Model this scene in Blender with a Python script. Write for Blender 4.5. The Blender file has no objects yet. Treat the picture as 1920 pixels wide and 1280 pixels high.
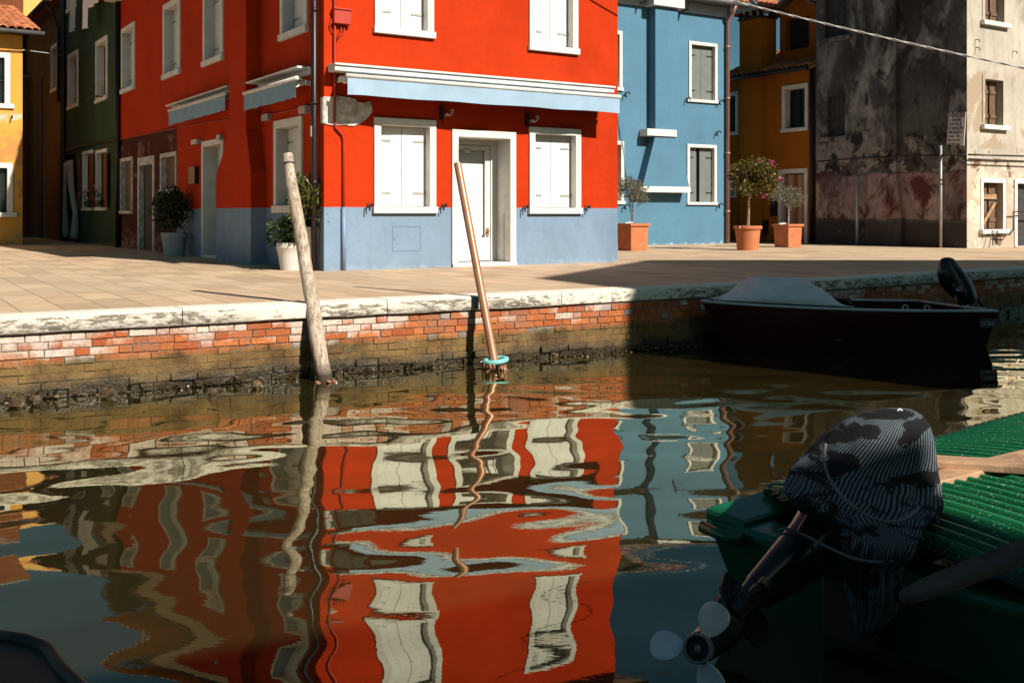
import bpy, bmesh, math, random
import numpy as np
from mathutils import Vector, Matrix, noise as mnoise
random.seed(7)
C = bpy.context.scene.collection
FPX, HZ, EYE, PAV = 1950.0, 402.0, 1.55, 0.70
V = Vector
# ------------------------------------------------------------------ objects
def tag(o, label=None, cat=None, group=None, kind=None):
    if label: o['label'] = label
    if cat: o['category'] = cat
    if group: o['group'] = group
    if kind: o['kind'] = kind
    return o
def thing(name, label, cat, loc, group=None):
    o = bpy.data.objects.new(name, None); o.empty_display_size = .3
    C.objects.link(o); o.location = loc
    return tag(o, label, cat, group)
class MB:
    def __init__(s): s.v = []; s.f = []; s.m = []; s.mi = 0; s.col = []; s.c = 0.0
    def face(s, pts):
        i = len(s.v); s.v += [tuple(p) for p in pts]
        s.f.append(tuple(range(i, i+len(pts)))); s.m.append(s.mi); s.col.append(s.c)
    def addv(s, vs, fs):
        i = len(s.v); s.v += [tuple(p) for p in vs]
        for f in fs: s.f.append(tuple(i+k for k in f)); s.m.append(s.mi); s.col.append(s.c)
    def hexa(s, b, t):   # four bottom points, four top points (same winding)
        s.addv(list(b)+list(t), [(3,2,1,0),(4,5,6,7),(0,1,5,4),(1,2,6,5),(2,3,7,6),(3,0,4,7)])
    def box(s, c, sx, sy, sz, rz=0.0, rot=None):
        M = rot if rot else Matrix.Rotation(rz, 3, 'Z')
        c = V(c); q = []
        for z in (-.5, .5):
            for x, y in ((-.5,-.5),(.5,-.5),(.5,.5),(-.5,.5)):
                q.append(c + M @ V((x*sx, y*sy, z*sz)))
        s.hexa(q[:4], q[4:])
    def prism(s, pts, z0, z1):
        n = len(pts)
        vs = [(p[0],p[1],z0) for p in pts] + [(p[0],p[1],z1) for p in pts]
        s.addv(vs, [tuple(range(n))[::-1], tuple(range(n, 2*n))] + [(i,(i+1)%n,n+(i+1)%n,n+i) for i in range(n)])
    def rings(s, rs, cap=True):
        n = len(rs[0]); vs = [p for r in rs for p in r]; fs = []
        for k in range(len(rs)-1):
            for i in range(n):
                j = (i+1) % n
                fs.append((k*n+i, k*n+j, (k+1)*n+j, (k+1)*n+i))
        if cap: fs += [tuple(range(n))[::-1], tuple((len(rs)-1)*n+i for i in range(n))]
        s.addv(vs, fs)
    def tube(s, pts, r, n=8, cap=True):
        pts = [V(p) for p in pts]; rs = []
        if not isinstance(r, (list, tuple)): r = [r]*len(pts)
        up = None
        for i, p in enumerate(pts):
            d = (pts[min(i+1, len(pts)-1)] - pts[max(i-1, 0)]).normalized()
            if up is None:
                up = V((0,0,1)) if abs(d.z) < .9 else V((1,0,0))
            a = d.cross(up).normalized(); b = a.cross(d).normalized(); up = b
            rs.append([p + (a*math.cos(t)+b*math.sin(t))*r[i] for t in [2*math.pi*k/n for k in range(n)]])
        s.rings(rs, cap)
    def lathe(s, c, prof, n=24, axis=None):
        c = V(c); ax = V(axis).normalized() if axis else V((0,0,1))
        u = ax.orthogonal().normalized(); w = ax.cross(u)
        s.rings([[c + ax*z + (u*math.cos(2*math.pi*k/n)+w*math.sin(2*math.pi*k/n))*r for k in range(n)] for r, z in prof])
    def sphere(s, c, rx, ry, rz, n=10, m=6, jit=0.0, rot=None):
        c = V(c); rs = []
        for i in range(m+1):
            a = -math.pi/2 + math.pi*i/m
            ca = max(math.cos(a), .02)
            ring = []
            for k in range(n):
                t = 2*math.pi*k/n; g = 1 + random.uniform(-jit, jit)
                p = V((rx*ca*math.cos(t)*g, ry*ca*math.sin(t)*g, rz*math.sin(a)*g))
                ring.append(c + (rot @ p if rot else p))
            rs.append(ring)
        s.rings(rs)
    def build(s, name, mats, parent=None, smooth=False, bevel=0, kind=None, colattr=False):
        me = bpy.data.meshes.new(name); me.from_pydata(s.v, [], s.f)
        if not isinstance(mats, (list, tuple)): mats = [mats]
        for m in mats: me.materials.append(m)
        me.polygons.foreach_set('material_index', s.m)
        if smooth: me.polygons.foreach_set('use_smooth', [True]*len(s.f))
        if colattr:
            at = me.attributes.new('rnd', 'FLOAT', 'FACE'); at.data.foreach_set('value', s.col)
        me.update()
        o = bpy.data.objects.new(name, me); C.objects.link(o)
        if parent is not None: setpar(o, parent)
        if bevel:
            b = o.modifiers.new('bev', 'BEVEL'); b.width = bevel; b.segments = 2; b.limit_method = 'ANGLE'
        if kind: o['kind'] = kind
        return o
def setpar(o, p):
    q = p; L = V((0,0,0))
    while q is not None:
        L += q.location if q.parent is None else V((0,0,0)); q = q.parent
    o.parent = p
    if p.parent is None and p.type == 'EMPTY': o.matrix_parent_inverse = Matrix.Translation(-L)
    else: o.matrix_parent_inverse = Matrix.Identity(4)
def smooth_auto(o, ang=40):
    me = o.data; me.polygons.foreach_set('use_smooth', [True]*len(me.polygons))
    bm = bmesh.new(); bm.from_mesh(me)
    bmesh.ops.remove_doubles(bm, verts=bm.verts, dist=1e-5)
    for e in bm.edges:
        if len(e.link_faces) == 2 and e.calc_face_angle(0) > math.radians(ang): e.smooth = False
    bmesh.ops.recalc_face_normals(bm, faces=bm.faces)
    bm.to_mesh(me); bm.free(); return o
# ------------------------------------------------------------------ materials
def N(nt, t, **kw):
    n = nt.nodes.new(t)
    for k, v in kw.items():
        if k.startswith('i_'):
            key = k[2:]; key = int(key) if key.isdigit() else key.replace('_', ' ')
            n.inputs[key].default_value = v
        else: setattr(n, k, v)
    return n
def c4(c): return (c[0], c[1], c[2], 1)
def base(name):
    m = bpy.data.materials.new(name); m.use_nodes = True; nt = m.node_tree
    p = nt.nodes['Principled BSDF']; return m, nt, p
def ramp(nt, src, a, b, ca=(0,0,0), cb=(1,1,1)):
    r = N(nt, 'ShaderNodeValToRGB'); nt.links.new(src, r.inputs[0])
    r.color_ramp.elements[0].position = a; r.color_ramp.elements[1].position = b
    r.color_ramp.elements[0].color = c4(ca); r.color_ramp.elements[1].color = c4(cb)
    return r.outputs[0]
def mix(nt, f, a, b, bt='MIX'):
    n = N(nt, 'ShaderNodeMix', data_type='RGBA', blend_type=bt)
    for s, v in ((n.inputs[0], f), (n.inputs[6], a), (n.inputs[7], b)):
        if isinstance(v, (int, float)): s.default_value = v
        elif isinstance(v, (tuple, list)): s.default_value = c4(v)
        else: nt.links.new(v, s)
    return n.outputs[2]
def math_(nt, op, a, b=None, clamp=False):
    n = N(nt, 'ShaderNodeMath', operation=op); n.use_clamp = clamp
    for s, v in ((n.inputs[0], a), (n.inputs[1], b)):
        if v is None: continue
        if isinstance(v, (int, float)): s.default_value = v
        else: nt.links.new(v, s)
    return n.outputs[0]
def pos(nt, scale=(1,1,1), rot=(0,0,0)):
    g = N(nt, 'ShaderNodeNewGeometry'); mp = N(nt, 'ShaderNodeMapping')
    mp.inputs['Scale'].default_value = scale; mp.inputs['Rotation'].default_value = rot
    nt.links.new(g.outputs['Position'], mp.inputs[0]); return mp.outputs[0]
def noise(nt, vec, scale, detail=4, rough=.55, dist=0):
    n = N(nt, 'ShaderNodeTexNoise'); nt.links.new(vec, n.inputs['Vector'])
    n.inputs['Scale'].default_value = scale; n.inputs['Detail'].default_value = detail
    n.inputs['Roughness'].default_value = rough; n.inputs['Distortion'].default_value = dist
    return n.outputs['Fac']
def zval(nt):
    g = N(nt, 'ShaderNodeNewGeometry'); s = N(nt, 'ShaderNodeSeparateXYZ'); nt.links.new(g.outputs['Position'], s.inputs[0]); return s.outputs[2]
def bump(nt, p, h, st, dist=.01):
    b = N(nt, 'ShaderNodeBump'); b.inputs['Strength'].default_value = st; b.inputs['Distance'].default_value = dist
    nt.links.new(h, b.inputs['Height']); nt.links.new(b.outputs[0], p.inputs['Normal'])
def dark(c, k): return tuple(x*k for x in c)
def flat(name, col, rough=.5, metal=0, var=.12, scale=6, bmp=.15, spec=.5, bscale=60):
    m, nt, p = base(name); P = pos(nt)
    n = noise(nt, P, scale)
    out = mix(nt, ramp(nt, n, .35, .7), dark(col, 1-var), dark(col, 1+var))
    nt.links.new(out, p.inputs['Base Color']); p.inputs['Roughness'].default_value = rough
    p.inputs['Metallic'].default_value = metal; p.inputs['Specular IOR Level'].default_value = spec
    if bmp: bump(nt, p, noise(nt, P, bscale, 3), bmp, .004)
    return m
def plaster(name, col, dado=None, dz=1.66, wear=None, wearcol=(.5,.47,.42), wz=(.7,1.1), wamt=.55, var=.12, streak=.15, patches=None):
    m, nt, p = base(name); P = pos(nt)
    n1 = noise(nt, P, .9, 5, .6); n2 = noise(nt, P, 7, 5, .65); n3 = noise(nt, pos(nt, (5,5,.5)), 1.6, 4)
    def tone(c):
        o = mix(nt, ramp(nt, n1, .3, .72), dark(c, 1-var), dark(c, 1+var*.7))
        o = mix(nt, math_(nt, 'MULTIPLY', ramp(nt, n2, .45, .75), .35), o, dark(c, 1-var*1.6))
        return mix(nt, math_(nt, 'MULTIPLY', ramp(nt, n3, .5, .8), streak), o, dark(c, .55))
    out = tone(col); z = zval(nt)
    if dado:
        wob = math_(nt, 'MULTIPLY', noise(nt, P, 5, 3), .012)
        f = math_(nt, 'LESS_THAN', math_(nt, 'ADD', z, wob), dz+.006)
        out = mix(nt, f, out, tone(dado))
    for pc in (patches or []):  # (colour, noise scale, threshold, z0, z1)
        pn = noise(nt, pos(nt, pc[5] if len(pc) > 5 else (1,1,1)), pc[1], 7, .62, .4)
        f = ramp(nt, pn, pc[2], pc[2]+(pc[6] if len(pc) > 6 else .035))
        zj = math_(nt, 'ADD', z, math_(nt, 'MULTIPLY', math_(nt, 'SUBTRACT', noise(nt, P, 2.2, 6, .65), .5), .28)); zz = math_(nt, 'MULTIPLY', ramp(nt, math_(nt, 'MULTIPLY', zj, .1), pc[3]/10, pc[3]/10+.003), ramp(nt, math_(nt, 'MULTIPLY', zj, .1), pc[4]/10-.003 if pc[4] < 9 else .998, pc[4]/10 if pc[4] < 9 else 1, (1,1,1), (0,0,0)))
        out = mix(nt, math_(nt, 'MULTIPLY', f, zz), out, pc[0])
    if wear:   # rising damp close to the ground
        mr = N(nt, 'ShaderNodeMapRange'); nt.links.new(z, mr.inputs[0])
        mr.inputs[1].default_value = wz[1]; mr.inputs[2].default_value = wz[0]
        w = noise(nt, P, 5.5, 7, .68)
        f = ramp(nt, math_(nt, 'MULTIPLY', mr.outputs[0], w), .40, .5)
        out = mix(nt, math_(nt, 'MULTIPLY', f, wamt), out, wearcol)
    nt.links.new(out, p.inputs['Base Color']); p.inputs['Roughness'].default_value = .9
    p.inputs['Specular IOR Level'].default_value = .12
    h = math_(nt, 'ADD', noise(nt, P, 38, 4, .6), math_(nt, 'MULTIPLY', noise(nt, P, 4, 3), 2.0))
    bump(nt, p, h, .42, .010)
    return m
def wood(name, col, axis=(1,1,12), rough=.75, dk=.35, scale=9):
    m, nt, p = base(name); tc = N(nt, 'ShaderNodeTexCoord')
    mp = N(nt, 'ShaderNodeMapping'); mp.inputs['Scale'].default_value = axis
    nt.links.new(tc.outputs['Object'], mp.inputs[0])
    n = noise(nt, mp.outputs[0], scale, 6, .65, .6); n2 = noise(nt, mp.outputs[0], scale*.22, 3)
    o = mix(nt, ramp(nt, n, .38, .62), dark(col, dk), col)
    o = mix(nt, math_(nt, 'MULTIPLY', ramp(nt, n2, .4, .7), .4), o, dark(col, 1.15))
    nt.links.new(o, p.inputs['Base Color']); p.inputs['Roughness'].default_value = rough
    bump(nt, p, n, .6, .008); return m
M = {}
RED=(.54,.037,.005); DADO=(.22,.305,.41)
M['red'] = plaster('red_plaster', RED, DADO, 1.66, wear=True, wearcol=(.33,.40,.50), wz=(.68,1.05), wamt=.5, var=.17, streak=.16)
M['blue'] = plaster('blue_plaster', (.10,.22,.315), wear=True, wearcol=(.42,.60,.68), wz=(.66,1.12), var=.10, streak=.1)
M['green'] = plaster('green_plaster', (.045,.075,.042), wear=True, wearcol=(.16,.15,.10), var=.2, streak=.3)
M['orange'] = plaster('orange_plaster', (.80,.36,.07), wear=True, wearcol=(.36,.26,.18), wz=(.7,2.2), wamt=.6, var=.12,
    patches=[((.62,.50,.36),1.6,.50,3.55,4.35),((.55,.26,.08),.9,.47,2.0,3.9)])
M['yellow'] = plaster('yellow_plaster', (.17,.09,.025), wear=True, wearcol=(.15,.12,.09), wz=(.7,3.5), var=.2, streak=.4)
M['brown'] = plaster('brown_plaster', (.22,.07,.03), var=.2, streak=.3)
M['amber'] = plaster('amber_plaster', (.85,.45,.13), var=.08)
M['ochre'] = plaster('ochre_plaster', (.42,.13,.010), wear=True, wearcol=(.18,.10,.06), var=.12, streak=.15)
M['oldred'] = plaster('old_dark_red_plaster', (.085,.022,.016), wear=True, wearcol=(.26,.18,.14), wz=(.7,2.6), wamt=.9, var=.35, streak=.5,
    patches=[((.20,.10,.075),1.3,.55,.7,3.3)])
M['grey'] = plaster('grey_weathered_plaster', (.125,.116,.110), var=.5, streak=.75,
    patches=[((.045,.038,.036),.45,.42,.7,9.9,(1,1,.6),.22),((.40,.365,.33),1.0,.475,2.9,9.9,(1,1,.55),.16),((.04,.035,.033),2.3,.54,2.9,9.9,(1,1,.7),.12),
             ((.30,.20,.19),.55,.34,1.42,2.66,(1,1,1),.16),((.42,.31,.27),1.1,.47,1.42,2.6,(1,1,.7),.14),((.11,.035,.032),1.5,.52,1.35,2.8,(1,1,.8),.09),((.05,.035,.035),2.6,.55,1.35,2.8,(1,1,.5),.12),
             ((.30,.26,.22),2.4,.52,2.66,3.6,(1,1,1),.03),((.035,.03,.028),2.0,.52,2.6,3.9,(1,1,.8),.06),((.06,.05,.045),.6,.3,.6,1.35,(1,1,1),.2),((.13,.11,.09),2.2,.62,.6,1.5,(1,1,1),.05)])
M['greylit'] = plaster('sunlit_weathered_plaster', (.54,.47,.38), var=.24, streak=.55,  # sunlit copy of the grey house plaster, brightness put into its colour
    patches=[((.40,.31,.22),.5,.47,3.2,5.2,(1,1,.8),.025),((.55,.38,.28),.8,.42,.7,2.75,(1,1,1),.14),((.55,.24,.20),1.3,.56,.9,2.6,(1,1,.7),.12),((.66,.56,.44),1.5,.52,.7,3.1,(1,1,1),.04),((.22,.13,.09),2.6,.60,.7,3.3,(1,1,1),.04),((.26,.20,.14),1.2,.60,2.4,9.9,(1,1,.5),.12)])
M['white'] = flat('white_stone_trim', (.74,.70,.63), .8, var=.10, scale=4)
M['frameshade'] = M['white']
M['shut'] = flat('white_painted_shutter', (.80,.78,.73), .45, var=.07, scale=5)
M['hinge'] = flat('grey_strap_hinge', (.42,.40,.38), .5, .3)
M['iron'] = flat('dark_iron', (.02,.02,.022), .5, .5)
M['redpipe'] = flat('red_painted_metal', (.46,.028,.008), .5, var=.06)
M['bluepipe'] = flat('blue_painted_metal', (.20,.28,.41), .5, var=.06)
M['brownpipe'] = flat('brown_metal_pipe', (.022,.012,.011), .4, .2)
M['copper_pipe'] = flat('pinkish_metal_pipe', (.36,.19,.15), .4, .2)
M['valance'] = flat('pale_blue_awning_canvas', (.33,.46,.58), .85, var=.06, scale=3, bmp=.3, bscale=15)
M['valance_b'] = flat('blue_awning_canvas', (.23,.36,.46), .85, var=.08, scale=5, bmp=.4, bscale=15)
M['stonepatch'] = flat('bare_rough_stone', (.58,.53,.47), .9, var=.35, scale=9, bmp=1.0, bscale=22)
M['dark'] = flat('dark_interior', (.012,.010,.010), .6, var=.2)
M['curt'] = flat('grey_cotton_cloth', (.46,.50,.48), .9, var=.1, bmp=.3)
M['linen'] = flat('white_linen', (.78,.78,.76), .9, var=.05)
M['shutgrey'] = flat('grey_green_shutter', (.165,.18,.165), .55, var=.08)
M['shutbrown'] = flat('brown_painted_shutter', (.13,.022,.010), .6, var=.15)
M['weedstone'] = flat('weedy_wet_stone', (.10,.065,.03), .5, var=.6, scale=14, bmp=1, bscale=30)
M['lead'] = flat('grey_metal_gutter', (.16,.15,.15), .45, .4)
M['potw'] = flat('white_plastic_pot', (.62,.60,.55), .6, var=.06)
M['potg'] = flat('grey_blue_pot', (.34,.38,.40), .7, var=.08)
M['terra'] = flat('terracotta', (.52,.165,.065), .85, var=.14, scale=5, bmp=.2)
M['soil'] = flat('soil', (.04,.028,.02), 1, var=.3, bscale=40, bmp=1)
M['bark'] = wood('bark', (.34,.24,.16), (4,4,1), .9)
M['oldwood'] = wood('weathered_shutter_wood', (.22,.12,.065), (6,6,.7), .85)
M['plank'] = wood('sunlit_plank', (.52,.30,.17), (1,1,1), .7, .45, 10)
M['darkwood'] = wood('grey_dark_oar_wood', (.055,.05,.047), (1,1,1), .8, .35, 12)
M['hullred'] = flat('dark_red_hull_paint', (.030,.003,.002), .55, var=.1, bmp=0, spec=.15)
M['hullgreen'] = flat('dark_green_hull_paint', (.006,.11,.045), .2, var=.15, bmp=.05)
M['rim'] = flat('pale_boat_rim', (.45,.50,.50), .35, var=.06, bmp=0)
M['tarp'] = flat('grey_canvas_tarp', (.62,.65,.66), .85, var=.12, scale=4, bmp=.5, bscale=9)
M['black'] = flat('black_gloss_plastic', (.010,.011,.013), .28, var=.1, bmp=.03)
M['matt'] = flat('matt_black_rubber', (.012,.012,.013), .55, var=.2)
M['alu'] = flat('worn_aluminium', (.66,.70,.74), .5, .2, var=.12, scale=10)
M['alud'] = flat('dull_dark_aluminium', (.20,.20,.215), .5, .35, var=.15, scale=10)
M['cord'] = flat('grey_cord', (.14,.135,.14), .9, var=.1)
M['ringt'] = flat('turquoise_plastic', (.22,.62,.56), .4, var=.06)
M['mussel'] = flat('brown_shell', (.34,.15,.08), .3, var=.4, scale=30)
M['copper'] = flat('copper_sheath', (.46,.215,.12), .38, .25, var=.14, scale=5, bmp=.1)
M['text'] = flat('pale_lettering', (.45,.45,.45), .5, var=.02, bmp=0)
M['signbg'] = flat('pale_sign_board', (.66,.60,.58), .7, var=.08)
M['ink1'] = flat('dark_red_ink', (.05,.008,.012), .7, bmp=0)
M['ink2'] = flat('blue_black_ink', (.012,.012,.03), .7, bmp=0)
M['wire'] = flat('white_cable', (.72,.70,.66), .6, var=.1)
M['leafdry'] = flat('dry_brown_leaf', (.50,.27,.12), .8, var=.3, scale=20)
M['plate'] = flat('dark_number_board', (.03,.03,.03), .6)
def curtain_mat():
    m, nt, p = base('striped_door_curtain'); P = pos(nt, (1,1,0))
    w = N(nt, 'ShaderNodeTexWave', wave_type='BANDS'); nt.links.new(P, w.inputs[0]); w.inputs['Scale'].default_value = 1.6; w.inputs['Distortion'].default_value = .3
    o = mix(nt, ramp(nt, w.outputs['Fac'], .4, .6), (.34,.12,.04), (.50,.34,.24))
    nt.links.new(o, p.inputs['Base Color']); p.inputs['Roughness'].default_value = .9; return m
M['dcurt'] = curtain_mat()
def leafmat(name, a, b, tr=.3):
    m, nt, p = base(name); oi = N(nt, 'ShaderNodeNewGeometry')
    n = oi.outputs['Random Per Island']
    o = mix(nt, n, a, b); nt.links.new(o, p.inputs['Base Color']); p.inputs['Roughness'].default_value = .38
    t = N(nt, 'ShaderNodeBsdfTranslucent'); nt.links.new(o, t.inputs[0])
    mx = N(nt, 'ShaderNodeMixShader'); mx.inputs[0].default_value = tr
    nt.links.new(p.outputs[0], mx.inputs[1]); nt.links.new(t.outputs[0], mx.inputs[2])
    nt.links.new(mx.outputs[0], nt.nodes['Material Output'].inputs[0]); return m
M['leaf1'] = leafmat('oleander_leaf', (.05,.08,.015), (.20,.19,.04))
M['leaf2'] = leafmat('dark_leaf', (.012,.03,.008), (.05,.08,.02))
M['leaf3'] = leafmat('olive_leaf', (.11,.11,.06), (.27,.25,.17))
M['leaf4'] = leafmat('bougainvillea_leaf', (.04,.07,.012), (.22,.14,.025))
M['flower'] = leafmat('magenta_bract', (.45,.03,.16), (.60,.12,.25))
M['paleflower'] = leafmat('pale_flower', (.75,.65,.5), (.9,.5,.4))
def glass_mat(name, col=(.02,.03,.03), k=.12):
    m, nt, p = base(name); p.inputs['Base Color'].default_value = c4(col); p.inputs['Roughness'].default_value = .05
    tr = N(nt, 'ShaderNodeBsdfTransparent'); mx = N(nt, 'ShaderNodeMixShader'); mx.inputs[0].default_value = k
    nt.links.new(tr.outputs[0], mx.inputs[1]); nt.links.new(p.outputs[0], mx.inputs[2])
    nt.links.new(mx.outputs[0], nt.nodes['Material Output'].inputs[0]); return m
M['glass'] = glass_mat('door_glass', k=.035); M['pane'] = flat('dark_window_glass', (.012,.014,.014), .06, var=.1, bmp=0)
def tile_mat():
    m, nt, p = base('clay_roof_tiles'); P = pos(nt)
    g = N(nt, 'ShaderNodeNewGeometry'); n = noise(nt, P, 9, 5)
    o = mix(nt, g.outputs['Random Per Island'], (.30,.085,.03), (.62,.22,.09))
    o = mix(nt, math_(nt, 'MULTIPLY', ramp(nt, n, .5, .7), .6), o, (.16,.10,.07))
    nt.links.new(o, p.inputs['Base Color']); p.inputs['Roughness'].default_value = .9; return m
M['tile'] = tile_mat()
def pave_mat():
    m, nt, p = base('stone_paving')
    P = pos(nt, (1,1,1), (0,0,-math.radians(121.5)))
    P2 = pos(nt)
    wv = N(nt, 'ShaderNodeVectorMath', operation='ADD'); nn = N(nt, 'ShaderNodeTexNoise'); nn.inputs['Scale'].default_value = 1.5
    nt.links.new(P2, nn.inputs['Vector']); sc = N(nt, 'ShaderNodeVectorMath', operation='SCALE'); sc.inputs['Scale'].default_value = .02
    nt.links.new(nn.outputs['Color'], sc.inputs[0]); nt.links.new(P, wv.inputs[0]); nt.links.new(sc.outputs[0], wv.inputs[1])
    b = N(nt, 'ShaderNodeTexBrick'); nt.links.new(wv.outputs[0], b.inputs[0])
    b.inputs['Scale'].default_value = 1; b.inputs['Mortar Size'].default_value = .006; b.inputs['Mortar Smooth'].default_value = .3
    b.inputs['Brick Width'].default_value = .82; b.inputs['Row Height'].default_value = .36; b.offset = .47
    b.inputs['Color1'].default_value = c4((.68,.48,.31)); b.inputs['Color2'].default_value = c4((.44,.295,.18)); b.inputs['Mortar'].default_value = c4((.10,.07,.05))
    b.inputs['Bias'].default_value = -.1
    n = noise(nt, P2, 2.2, 6, .65); n2 = noise(nt, P2, 26, 4); n4 = noise(nt, P2, .5, 3)
    o = mix(nt, math_(nt, 'MULTIPLY', ramp(nt, n, .45, .75), .45), b.outputs['Color'], (.30,.19,.11))
    o = mix(nt, math_(nt, 'MULTIPLY', ramp(nt, n2, .55, .8), .4), o, (.62,.50,.38))
    o = mix(nt, math_(nt, 'MULTIPLY', ramp(nt, n4, .35, .65), .35), o, (.60,.47,.34))
    nt.links.new(o, p.inputs['Base Color']); p.inputs['Roughness'].default_value = .8; p.inputs['Specular IOR Level'].default_value = .3
    h = math_(nt, 'SUBTRACT', math_(nt, 'MULTIPLY', n2, .3), b.outputs['Fac']); bump(nt, p, h, .5, .006); return m
M['pave'] = pave_mat()
def coping_mat():
    m, nt, p = base('istrian_stone_coping'); P = pos(nt)
    n = noise(nt, pos(nt, (1,1,3.2)), 9, 9, .75, .6); n2 = noise(nt, P, 1.0, 3); n3 = noise(nt, P, 30, 5)
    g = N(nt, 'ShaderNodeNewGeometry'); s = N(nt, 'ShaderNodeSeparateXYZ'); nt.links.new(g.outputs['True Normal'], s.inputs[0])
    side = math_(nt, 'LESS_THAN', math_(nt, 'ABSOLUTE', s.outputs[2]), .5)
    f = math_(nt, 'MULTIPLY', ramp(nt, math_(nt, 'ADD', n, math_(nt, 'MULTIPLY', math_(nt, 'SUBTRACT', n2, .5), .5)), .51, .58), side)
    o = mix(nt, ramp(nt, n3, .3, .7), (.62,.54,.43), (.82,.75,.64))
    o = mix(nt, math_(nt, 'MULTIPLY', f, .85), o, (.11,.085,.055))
    nt.links.new(o, p.inputs['Base Color']); p.inputs['Roughness'].default_value = .85
    bump(nt, p, math_(nt, 'ADD', n, n3), .7, .012); return m
M['coping'] = coping_mat()
def brick_mat():
    m, nt, p = base('quay_bricks'); P = pos(nt)
    a = N(nt, 'ShaderNodeAttribute', attribute_name='rnd'); r = a.outputs['Fac']; z = zval(nt)
    n1 = noise(nt, P, .8, 3, .6); n2 = noise(nt, P, 9, 6, .7); n3 = noise(nt, P, 2.6, 6, .7); n5 = noise(nt, P, 40, 4)
    o = mix(nt, r, (.40,.085,.020), (.60,.19,.05))
    o = mix(nt, ramp(nt, r, .93, .95), o, (.30,.27,.24))
    # lime bloom, stronger towards the top
    wf = math_(nt, 'ADD', math_(nt, 'ADD', math_(nt, 'MULTIPLY', n1, 1.5), math_(nt, 'MULTIPLY', n2, .28)), math_(nt, 'MULTIPLY', math_(nt, 'SUBTRACT', z, .34), 1.5))
    wf = math_(nt, 'ADD', wf, math_(nt, 'MULTIPLY', r, .34))
    wr = ramp(nt, math_(nt, 'MULTIPLY', wf, .5), .60, .68); o = mix(nt, math_(nt, 'MULTIPLY', wr, .93), o, (.72,.58,.48))
    o = mix(nt, math_(nt, 'MULTIPLY', ramp(nt, n5, .5, .68), .5), o, (.16,.085,.05)); o = mix(nt, math_(nt, 'MULTIPLY', ramp(nt, n3, .52, .62), .4), o, (.26,.17,.12))
    # mortar faces carry rnd = -1
    mf = math_(nt, 'LESS_THAN', r, -.5); o = mix(nt, mf, o, (.24,.19,.15))
    # tide zone
    zz = math_(nt, 'ADD', z, math_(nt, 'MULTIPLY', math_(nt, 'SUBTRACT', n3, .5), .22))
    tide = ramp(nt, math_(nt, 'MULTIPLY', zz, 1), .28, .35, (1,1,1), (0,0,0))
    al = mix(nt, ramp(nt, n3, .35, .6), (.06,.035,.010), (.22,.135,.045)); al = mix(nt, math_(nt, 'MULTIPLY', ramp(nt, n2, .5, .75), .6), al, (.15,.13,.025))
    o = mix(nt, math_(nt, 'MULTIPLY', tide, .93), o, al)
    wet = ramp(nt, zz, .07, .19, (1,1,1), (0,0,0)); o = mix(nt, math_(nt, 'MULTIPLY', wet, .9), o, (.022,.016,.008))
    nt.links.new(o, p.inputs['Base Color'])
    rr = N(nt, 'ShaderNodeMapRange'); nt.links.new(wet, rr.inputs[0]); rr.inputs[3].default_value = .9; rr.inputs[4].default_value = .35
    nt.links.new(rr.outputs[0], p.inputs['Roughness'])
    bump(nt, p, math_(nt, 'ADD', math_(nt, 'ADD', n2, n5), math_(nt, 'MULTIPLY', n3, 2)), .7, .012); return m
M['brick'] = brick_mat()
def water_mat():
    m, nt, p = base('canal_water'); p.inputs['Base Color'].default_value = c4((.024,.018,.006)); p.inputs['Roughness'].default_value = 1
    p.inputs['Specular IOR Level'].default_value = 0
    fr = N(nt, 'ShaderNodeFresnel'); fr.inputs['IOR'].default_value = 1.75
    gl = N(nt, 'ShaderNodeBsdfGlossy'); gl.inputs['Roughness'].default_value = .0; gl.inputs['Color'].default_value = (.94,.94,.75,1)
    bn = noise(nt, pos(nt, (1,1.9,1), (0,0,.35)), 5.0, 4, .6); bb = N(nt, 'ShaderNodeBump'); bb.inputs['Strength'].default_value = .055; bb.inputs['Distance'].default_value = .004
    nt.links.new(bn, bb.inputs['Height']); nt.links.new(bb.outputs[0], gl.inputs['Normal'])
    mx = N(nt, 'ShaderNodeMixShader'); f = math_(nt, 'MULTIPLY', fr.outputs[0], 1.3, True)
    nt.links.new(f, mx.inputs[0]); nt.links.new(p.outputs[0], mx.inputs[1]); nt.links.new(gl.outputs[0], mx.inputs[2])
    nt.links.new(mx.outputs[0], nt.nodes['Material Output'].inputs[0]); return m
M['water'] = water_mat()
def corr_mat():
    m, nt, p = base('green_corrugated_fibreglass'); P = pos(nt)
    n = noise(nt, P, 70, 3, .7); n2 = noise(nt, P, 3, 4)
    o = mix(nt, ramp(nt, n2, .3, .7), (.004,.065,.022), (.010,.14,.045))
    at_ = N(nt, 'ShaderNodeAttribute', attribute_name='rnd'); o = mix(nt, ramp(nt, at_.outputs['Fac'], .05, .55, (1,1,1), (0,0,0)), o, (.002,.016,.008)); o = mix(nt, ramp(nt, at_.outputs['Fac'], .8, 1), o, (.015,.17,.07))  # valley shade and ridge-top highlights painted into the sheet's colour
    sp = ramp(nt, noise(nt, pos(nt, (1,1,1), (0,0,.7)), 130, 2, .5), .66, .72)
    o = mix(nt, sp, o, (.5,.62,.5))
    nt.links.new(o, p.inputs['Base Color']); p.inputs['Roughness'].default_value = .22
    bump(nt, p, n, .3, .004); return m
M['corr'] = corr_mat()
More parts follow.
